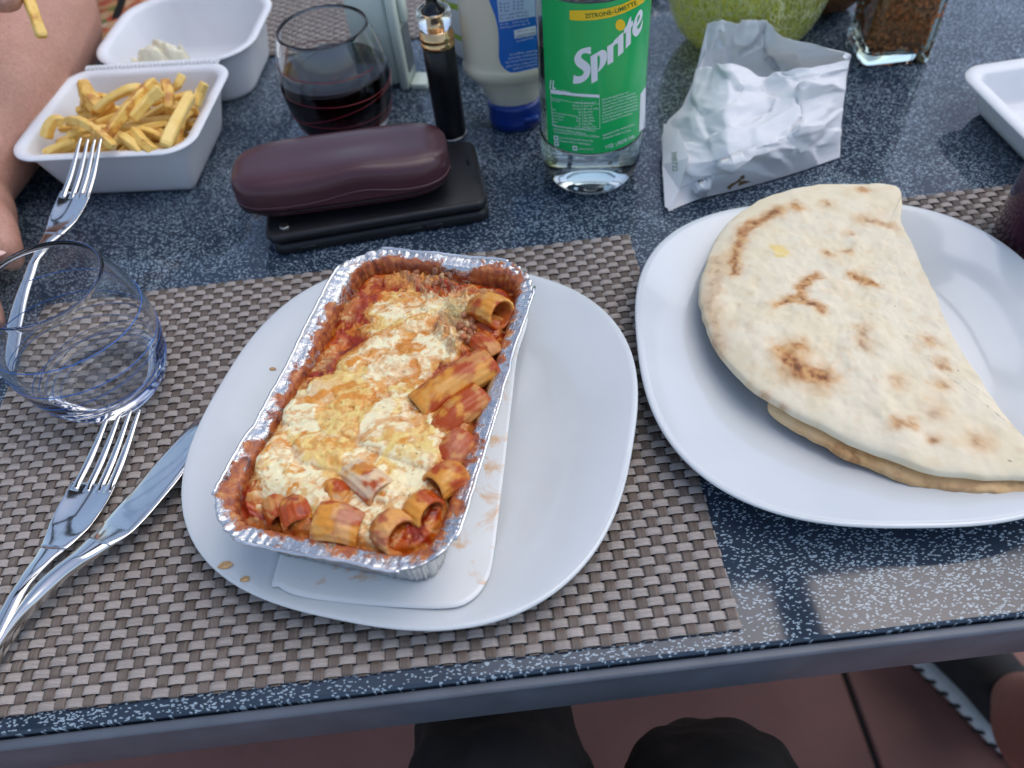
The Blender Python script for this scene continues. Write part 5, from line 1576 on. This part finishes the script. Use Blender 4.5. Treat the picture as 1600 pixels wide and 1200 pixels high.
def crumple(net, seed, nu=120, nv=130, amp=0.0034, edge_lock=True):
    N = np.array([[at(*p) for p in row] for row in net])          # rows, cols, 3
    r, c = N.shape[:2]
    S = np.linspace(0, r - 1, nv); T = np.linspace(0, c - 1, nu)
    # halfway between straight folds and a soft sheet
    lin = np.zeros((nv, nu, 3)); 
    A = np.array([catmull(N[:, j], nv) for j in range(c)])         # c, nv, 3
    cub = np.array([catmull(A[:, i], nu) for i in range(nv)])      # nv, nu, 3
    for k in range(3):
        tmp = np.array([np.interp(S, np.arange(r), N[:, j, k]) for j in range(c)])
        lin[:, :, k] = np.array([np.interp(T, np.arange(c), tmp[:, i]) for i in range(nv)])
    P = 0.45 * cub + 0.55 * lin
    Yg, Xg = np.meshgrid(np.linspace(0, 0.034 * (r - 1), nv), np.linspace(0, 0.044 * (c - 1), nu), indexing='ij')
    X, Y = Xg + seed, Yg
    def ridg(f, sd, ax=1.0, rot=0.0):
        cx, sx = math.cos(rot), math.sin(rot)
        n = fbm((X * cx + Y * sx) * f, (-X * sx + Y * cx) * f * ax, sd, 2, 0.4)
        return 1 - np.abs(2 * n - 1) * 2.2
    # flat facets that meet in creases: the highest of several tilted planes around random points
    rng = np.random.default_rng(seed)
    pts = np.column_stack([rng.uniform(X.min(), X.max(), 26), rng.uniform(Y.min(), Y.max(), 26)])
    sl = rng.normal(0, 0.13, (26, 2))
    wxx = X + (fbm(X * 60, Y * 60, seed + 9, 2) - .5) * .012; wyy = Y + (fbm(X * 60 + 30, Y * 60, seed + 8, 2) - .5) * .012
    D = (wxx[..., None] - pts[:, 0]) ** 2 + (wyy[..., None] - pts[:, 1]) ** 2
    o = np.argsort(D, -1)[..., :2]
    def plane(i): return (wxx - pts[i, 0]) * sl[i, 0] + (wyy - pts[i, 1]) * sl[i, 1]
    pa, pb = plane(o[..., 0]), plane(o[..., 1])
    d1 = np.sqrt(np.take_along_axis(D, o[..., :1], -1))[..., 0]; d2 = np.sqrt(np.take_along_axis(D, o[..., 1:], -1))[..., 0]
    w = np.clip(0.5 - (d2 - d1) / 0.012, 0, 0.5)
    fac = pa * (1 - w) + pb * w
    d = fac * 1.0 + (ridg(16, seed, 1.8, .5) - .3) * amp * .45 + (ridg(40, seed + 3, 1.5, -.4) - .3) * amp * .14
    tt = np.linspace(0, 1, nu); lock = np.minimum(1, np.linspace(0, 1, nv) / 0.22)[:, None] * np.minimum(1, 0.15 + np.minimum(tt, 1 - tt) / 0.12)[None, :]
    du = np.gradient(P, axis=1); dv = np.gradient(P, axis=0)
    N_ = np.cross(du, dv); N_ /= np.linalg.norm(N_, axis=2)[..., None] + 1e-12
    N_ *= np.where(N_[..., 2:3] < 0, -1, 1)
    P = P + N_ * (d * lock)[..., None]
    P[..., 2] = np.maximum(P[..., 2], 0.0012)
    return P
Pf = crumple(front, 4); Pb = crumple(back, 15, amp=0.0022)
# torn, uneven mouth
for P, sd in ((Pf, 3), (Pb, 6)):
    tj = (fbm(np.linspace(0, 6, P.shape[1]), np.zeros(P.shape[1]), sd, 3) - .5) * 0.010
    f = np.linspace(0, 1, P.shape[0])[:, None] ** 4
    P[..., 1] += f * tj[None, :]; P[..., 2] += f * tj[None, ::-1] * .6
Vf = Pf.reshape(-1, 3); Vb = Pb.reshape(-1, 3)
nvf, nuf = Pf.shape[:2]
o = build('front_sheet', (sub_loc(Vf, PGB), grid_faces(nvf, nuf)), M_paper, pg)
o.modifiers.new('s', 'SOLIDIFY').thickness = 0.00015
o2 = build('back_sheet', (sub_loc(Vb, PGB), grid_faces(*Pb.shape[:2])), M_paper, pg)
o2.modifiers.new('s', 'SOLIDIFY').thickness = 0.00015
# side gussets join the two sheets left and right
for col in (0, -1):
    a = Pf[:, col]; b = resample(Pb[:, col], nvf, False)
    mid = (a + b) / 2; mid[:, 0] += 0.004 if col == 0 else -0.004
    R_ = np.stack([a, (a + mid) / 2, mid, (mid + b) / 2, b], 1).reshape(-1, 3)
    build('side_gusset', (sub_loc(R_, PGB), grid_faces(nvf, 5)), M_paper, pg)
# the folded flap at the near left corner
fl_ = [at(1036, 196, .012), at(1034, 260, .012), at(1038, 326, .004), at(1047, 331, .002), at(1060, 300, .012), at(1075, 250, .030), at(1060, 205, .026)]
build('corner_flap', (sub_loc(np.array(fl_) + [0, -.001, .0025], PGB), [(0, 1, 6), (1, 5, 6), (1, 2, 4), (1, 4, 5), (2, 3, 4)]), M_paper, pg, smooth=False)
from mathutils.bvhtree import BVHTree
_bv = BVHTree.FromPolygons([Vector(map(float, v)) for v in Vf] + [Vector(map(float, v)) for v in np.array(fl_) + [0, -.001, .0025]], [f for f in grid_faces(nvf, nuf)] + [tuple(i + len(Vf) for i in q) for q in [(0, 1, 6), (1, 5, 6), (1, 2, 4), (1, 4, 5), (2, 3, 4)]])
def hit_bag(px, py):
    d = ray(px, py)
    h = _bv.ray_cast(Vector((0, 0, CAM_H)), Vector(map(float, d)))
    p = np.array(h[0]) if h[0] is not None else at(px, py, .02)
    return p - d * 0.0006
M_gprint = simple('green_stamp', (0.10, 0.22, 0.08), 0.6)
M_bprint = simple('brown_print', (0.23, 0.13, 0.05), 0.6)
V, F = text_px('30B722', (1049, 237), (1051, 268), 8)
on_surface('stamp_text', (V, F), hit_bag, PGB, M_gprint, pg, 2)
for L in ([(1135, 293), (1143, 287), (1150, 284), (1158, 277), (1161, 274), (1157, 284), (1162, 282), (1174, 284), (1164, 287), (1153, 291), (1155, 284), (1146, 290), (1140, 296)], [(1156, 276), (1163, 273), (1164, 278), (1160, 281)]):
    on_surface('printed_scribble', loops_flat([L]), hit_bag, PGB, M_bprint, pg, 2)

# ================================================================== PEOPLE
def skin_mat(name, c, dark):
    t = NT(name); co = t.coord()
    a = t.ramp(t.noise(co, 35, 5, 0.6), [(0.3, dark), (0.7, c)])
    b = t.ramp(t.noise(co, 420, 3), [(0.35, (0.86, 0.82, 0.80)), (0.65, (1.04, 1.02, 1.02))])
    cc = t.mix(1.0, a, b, 'MULTIPLY')
    fk = t.node('ShaderNodeTexVoronoi'); fk.inputs['Scale'].default_value = 55; t.link(co, fk.inputs['Vector'])
    cc = t.mix(t.ramp(fk.outputs['Distance'], [(0.03, (0.5,) * 3), (0.09, (0, 0, 0))]), cc, (0.26, 0.11, 0.07))
    t.link(cc, t.p.inputs['Base Color'])
    t.set(Roughness=0.48, Subsurface_Weight=0.18)
    t.p.inputs['Subsurface Radius'].default_value = (0.008, 0.003, 0.0015); t.p.inputs['Subsurface Scale'].default_value = 1.0
    t.bump(t.noise(co, 700, 4, .6), 0.25, 0.0008)
    return t.m
M_skin = skin_mat('skin', (0.56, 0.30, 0.215), (0.48, 0.245, 0.17))
def flesh(name, tubes, mat, parent, base, voxel=0.003, smooth=8, folds=0.0):
    VF = join(*[tube(catmull(p, 40), np.interp(np.linspace(0, 1, 40), np.linspace(0, 1, len(r)), r), 20) for p, r in tubes])
    o = build(name, (sub_loc(np.array(VF[0]), base), VF[1]), mat, parent)
    m = o.modifiers.new('r', 'REMESH'); m.mode = 'VOXEL'; m.voxel_size = voxel; m.use_smooth_shade = True
    s = o.modifiers.new('s', 'SMOOTH'); s.iterations = smooth; s.factor = 0.6
    if folds:
        tx = bpy.data.textures.new(name + '_folds', 'CLOUDS'); tx.noise_scale = 0.07; tx.noise_depth = 2
        d = o.modifiers.new('d', 'DISPLACE'); d.texture = tx; d.strength = folds; d.mid_level = 0.5
    return o
PBASE = np.array([-0.52, 1.28, FLOOR_Z])
ps = thing('person', 'person with bare arms, one resting on the table, other hand holding a fry', 'person', PBASE)
thumb_tip = at(17, 408, .024)
A = lambda px, py, z: at(px, py, z)
fp = A(38, -8, .152)
flesh('body', [
    ([(-0.40, 1.20, .30), (-0.41, 1.05, .22), (-0.424, .90, .10), (-0.422, .82, .060)], [.060, .055, .052, .050]),
    ([(-0.424, .835, .058), (-0.414, .78, .058), (-0.408, .70, .056), (-0.410, .62, .046), (-0.414, .56, .036), (-0.414, .535, .033)], [.046, .056, .053, .043, .032, .029]),
    ([(-0.414, .545, .033), (-0.403, .515, .031), (-0.405, .485, .029), (-0.410, .455, .026)], [.028, .032, .030, .020]),
    ([(-0.398, .520, .034), (-0.375, .496, .036), (-0.363, .476, .031), tuple(thumb_tip + np.array([-.004, .006, 0])), tuple(thumb_tip + np.array([-.003, -.001, -.001]))], [.020, .015, .0115, .0110, .0085]),
    ([(-0.392, .475, .028), (-0.378, .440, .024), (-0.368, .420, .016), (-0.364, .408, .011)], [.013, .0105, .0095, .008]),
    ([(-0.408, .470, .028), (-0.404, .430, .026), (-0.396, .400, .017), (-0.392, .388, .011)], [.013, .0105, .0095, .008]),
    ([(-0.420, .470, .026), (-0.424, .430, .024), (-0.420, .402, .016), (-0.417, .390, .011)], [.013, .0100, .0090, .0075]),
    ([(-0.430, .478, .024), (-0.440, .445, .022), (-0.440, .422, .014), (-0.438, .412, .010)], [.011, .0090, .0080, .007]),
    # the other arm, raised, pinching a fry
    ([(-0.70, 1.24, .30), (-0.74, 1.08, .18), (-0.74, .98, .15)], [.058, .052, .046]),
    ([(-0.74, .99, .15), (-0.66, .86, .16), (-0.56, .76, .17), (-0.53, .73, .172)], [.046, .046, .034, .029]),
    ([(-0.54, .74, .172), (-0.50, .71, .176), (-0.475, .695, .178)], [.028, .034, .028]),
    ([(-0.480, .690, .182), (-0.455, .678, .190), tuple(fp + np.array([-.016, .018, .020])), tuple(fp + np.array([-.006, .006, .008]))], [.012, .010, .0090, .0075]),
    ([(-0.495, .690, .168), (-0.465, .665, .160), tuple(fp + np.array([-.022, .000, .001])), tuple(fp + np.array([-.010, -.002, .003]))], [.014, .012, .0105, .0080]),
    ([(-0.490, .700, .178), (-0.460, .705, .182), (-0.450, .700, .168), (-0.462, .690, .160)], [.012, .010, .009, .008]),
    ([(-0.495, .710, .172), (-0.470, .720, .172), (-0.462, .715, .158), (-0.474, .704, .152)], [.012, .0095, .0085, .0075]),
    ([(-0.50, .720, .166), (-0.482, .730, .162), (-0.478, .724, .150), (-0.488, .714, .146)], [.010, .0085, .0075, .007]),
], M_skin, ps, PBASE, voxel=0.0028, smooth=6)
M_nail = simple('finger_nail', (0.72, 0.47, 0.40), 0.25, vary=.05)
nl_ = lathe([(0, .0012), (.45, .0011), (.8, .0006), (1, -.0004)], 20)
nv_ = np.array(nl_[0]) * [0.0058, 0.0075, 1]
c_, s_ = math.cos(-.25), math.sin(-.25)
nv_ = np.column_stack([nv_[:, 0] * c_ - nv_[:, 1] * s_, nv_[:, 0] * s_ + nv_[:, 1] * c_, nv_[:, 2] - np.abs(nv_[:, 0]) ** 2 * 40])
build('thumb_nail', (sub_loc(nv_ + thumb_tip + np.array([-.0035, .0030, .0098]), PBASE), nl_[1]), M_nail, ps)
M_shirt = simple('grey_shirt', (0.10, 0.11, 0.13), 0.85, vary=.2, bump=.3, bscale=500)
flesh('shirt', [([(-0.55, 1.30, -.28), (-0.55, 1.32, 0.0), (-0.55, 1.30, .25), (-.55, 1.30, .36)], [.17, .16, .15, .09]), ([(-.55, 1.30, .30), (-.44, 1.25, .31), (-.395, 1.17, .28)], [.10, .085, .068]), ([(-.55, 1.30, .30), (-.66, 1.28, .31), (-.71, 1.20, .27)], [.10, .085, .068])], M_shirt, ps, PBASE, voxel=.008, smooth=6)

QB = np.array([0.03, -0.35, FLOOR_Z])
pq = thing('person', 'seated person seen only as two black trousered knees below the table edge', 'person', QB)
M_trouser = simple('black_trousers', (0.0045, 0.0048, 0.006), 0.85, vary=.3, vscale=40, bump=.4, bscale=700)
flesh('trousers', [
    ([(0.03, -.52, -.18), (0.03, -.40, -.20)], [.14, .14]),
    ([(-.05, -.42, -.21), (-.045, -.15, -.19), (-.043, .06, -.175), (-.042, .135, -.178)], [.085, .075, .066, .060]),
    ([(-.042, .12, -.18), (-.042, .165, -.215), (-.040, .15, -.32), (-.04, .13, -.50), (-.04, .12, -.66)], [.060, .058, .055, .052, .050]),
    ([(.12, -.42, -.21), (.112, -.15, -.19), (.105, .02, -.175), (.102, .075, -.178)], [.085, .074, .064, .056]),
    ([(.102, .065, -.18), (.102, .105, -.215), (.108, .095, -.32), (.11, .08, -.50), (.11, .07, -.66)], [.056, .054, .053, .050, .050]),
], M_trouser, pq, QB, voxel=.006, smooth=5, folds=0.028)
for x, y in ((-.04, .06), (.11, .01)):
    build('shoe', sub_loc_vf(loft([np.array([(x + w * math.cos(a), y0 + 0 * a, FLOOR_Z + .003 + h * (0.5 + 0.5 * math.sin(a))) for a in np.linspace(0, 2 * PI, 20, endpoint=False)]) for y0, w, h in ((y - .14, .025, .06), (y - .10, .036, .09), (y, .04, .09), (y + .08, .045, .06), (y + .13, .035, .045), (y + .15, .012, .03))]), QB), M_trouser, pq)

RB = np.array([0.56, 0.25, FLOOR_Z])
pr = thing('person', 'person at the right seen only as a bare lower leg with a dark shoe', 'person', RB)
M_skin2 = skin_mat('shin_skin', (0.33, 0.15, 0.12), (0.27, 0.12, 0.09))
flesh('leg', [([(.590, .240, -.66), (.540, .200, -.56), (.485, .155, -.44), (.450, .115, -.30), (.43, .08, -.16)], [.036, .046, .058, .058, .060])], M_skin2, pr, RB, voxel=.005)
M_shoe = simple('dark_shoe_cloth', (0.018, 0.019, 0.021), 0.8, vary=.3, bump=.5, bscale=400)
M_sole = simple('white_sole', (0.62, 0.62, 0.60), 0.6, vary=.1)
sh_dir = np.array([.545 - .49, .215 - .31]); sh_dir /= np.linalg.norm(sh_dir); sh_n = np.array([-sh_dir[1], sh_dir[0]])
c0 = np.array([.568, .290])
def shoe_ring(t, w, z0, z1, k=20):
    cen = c0 + sh_dir * t
    return np.array([(cen[0] + sh_n[0] * w * math.cos(a), cen[1] + sh_n[1] * w * math.cos(a), z0 + (z1 - z0) * (0.5 + 0.5 * math.copysign(abs(math.sin(a)) ** .7, math.sin(a)))) for a in np.linspace(0, 2 * PI, k, endpoint=False)])
sd = [(-.12, .018), (-.12, .030), (-.06, .038), (0, .040), (.06, .046), (.11, .042), (.14, .026), (.147, .010)]
su = build('shoe_upper', sub_loc_vf(loft([shoe_ring(t, w * .95, FLOOR_Z + .022, FLOOR_Z + z) for (t, w), z in zip(sd, (.08, .11, .115, .105, .075, .06, .045, .035))]), RB), M_shoe, pr)
build('shoe_sole', sub_loc_vf(loft([shoe_ring(t * 1.01, w * 1.04, FLOOR_Z + .001, FLOOR_Z + .027) for t, w in sd]), RB), M_sole, pr)
for k in range(13):
    t_ = -.11 + k * .019; w = float(np.interp(t_, [a for a, b in sd], [b for a, b in sd])) * 1.05
    for sg in (1, -1):
        p = c0 + sh_dir * t_ + sh_n * w * sg
        q = c0 + sh_dir * (t_ + .009) + sh_n * w * sg
        if sg == 1 or True:
            build('sole_zigzag', sub_loc_vf(tube([(p[0], p[1], FLOOR_Z + .008), (q[0], q[1], FLOOR_Z + .021)], .0025, 6), RB), M_shoe, pr)

# ================================================================== OVERHEAD PERGOLA (seen mirrored in the table)
M_canopy = simple('canopy_cloth', (0.028, 0.030, 0.034), 0.8, vary=0.2)
cn = thing('pergola', 'dark beams of an overhead pergola mirrored as dark bars in the table top', 'pergola', (0, 1.9, FLOOR_Z))
def cbox(x0, x1, y0, y1, z0, z1):
    return shift(box(x0, x1, y0, y1, z0, z1), (0, -1.9, -FLOOR_Z))
build('beam', cbox(0.74, 0.84, -0.9, 2.40, 1.93, 2.0), M_canopy, cn, smooth=False)
build('beam', cbox(-1.6, -1.5, -0.9, 2.40, 1.93, 2.0), M_canopy, cn, smooth=False)
build('cross_beam', cbox(-1.7, 1.7, 1.02, 1.34, 2.002, 2.07), M_canopy, cn, smooth=False)  # added and widened to cut off the sun's reflection in the table top
build('cross_beam', cbox(-1.7, 1.7, 2.20, 2.32, 2.002, 2.07), M_canopy, cn, smooth=False)
for x in (-1.59, 0.75):
    build('post', cbox(x, x + .08, 2.30, 2.38, FLOOR_Z, 1.929), M_canopy, cn, smooth=False)
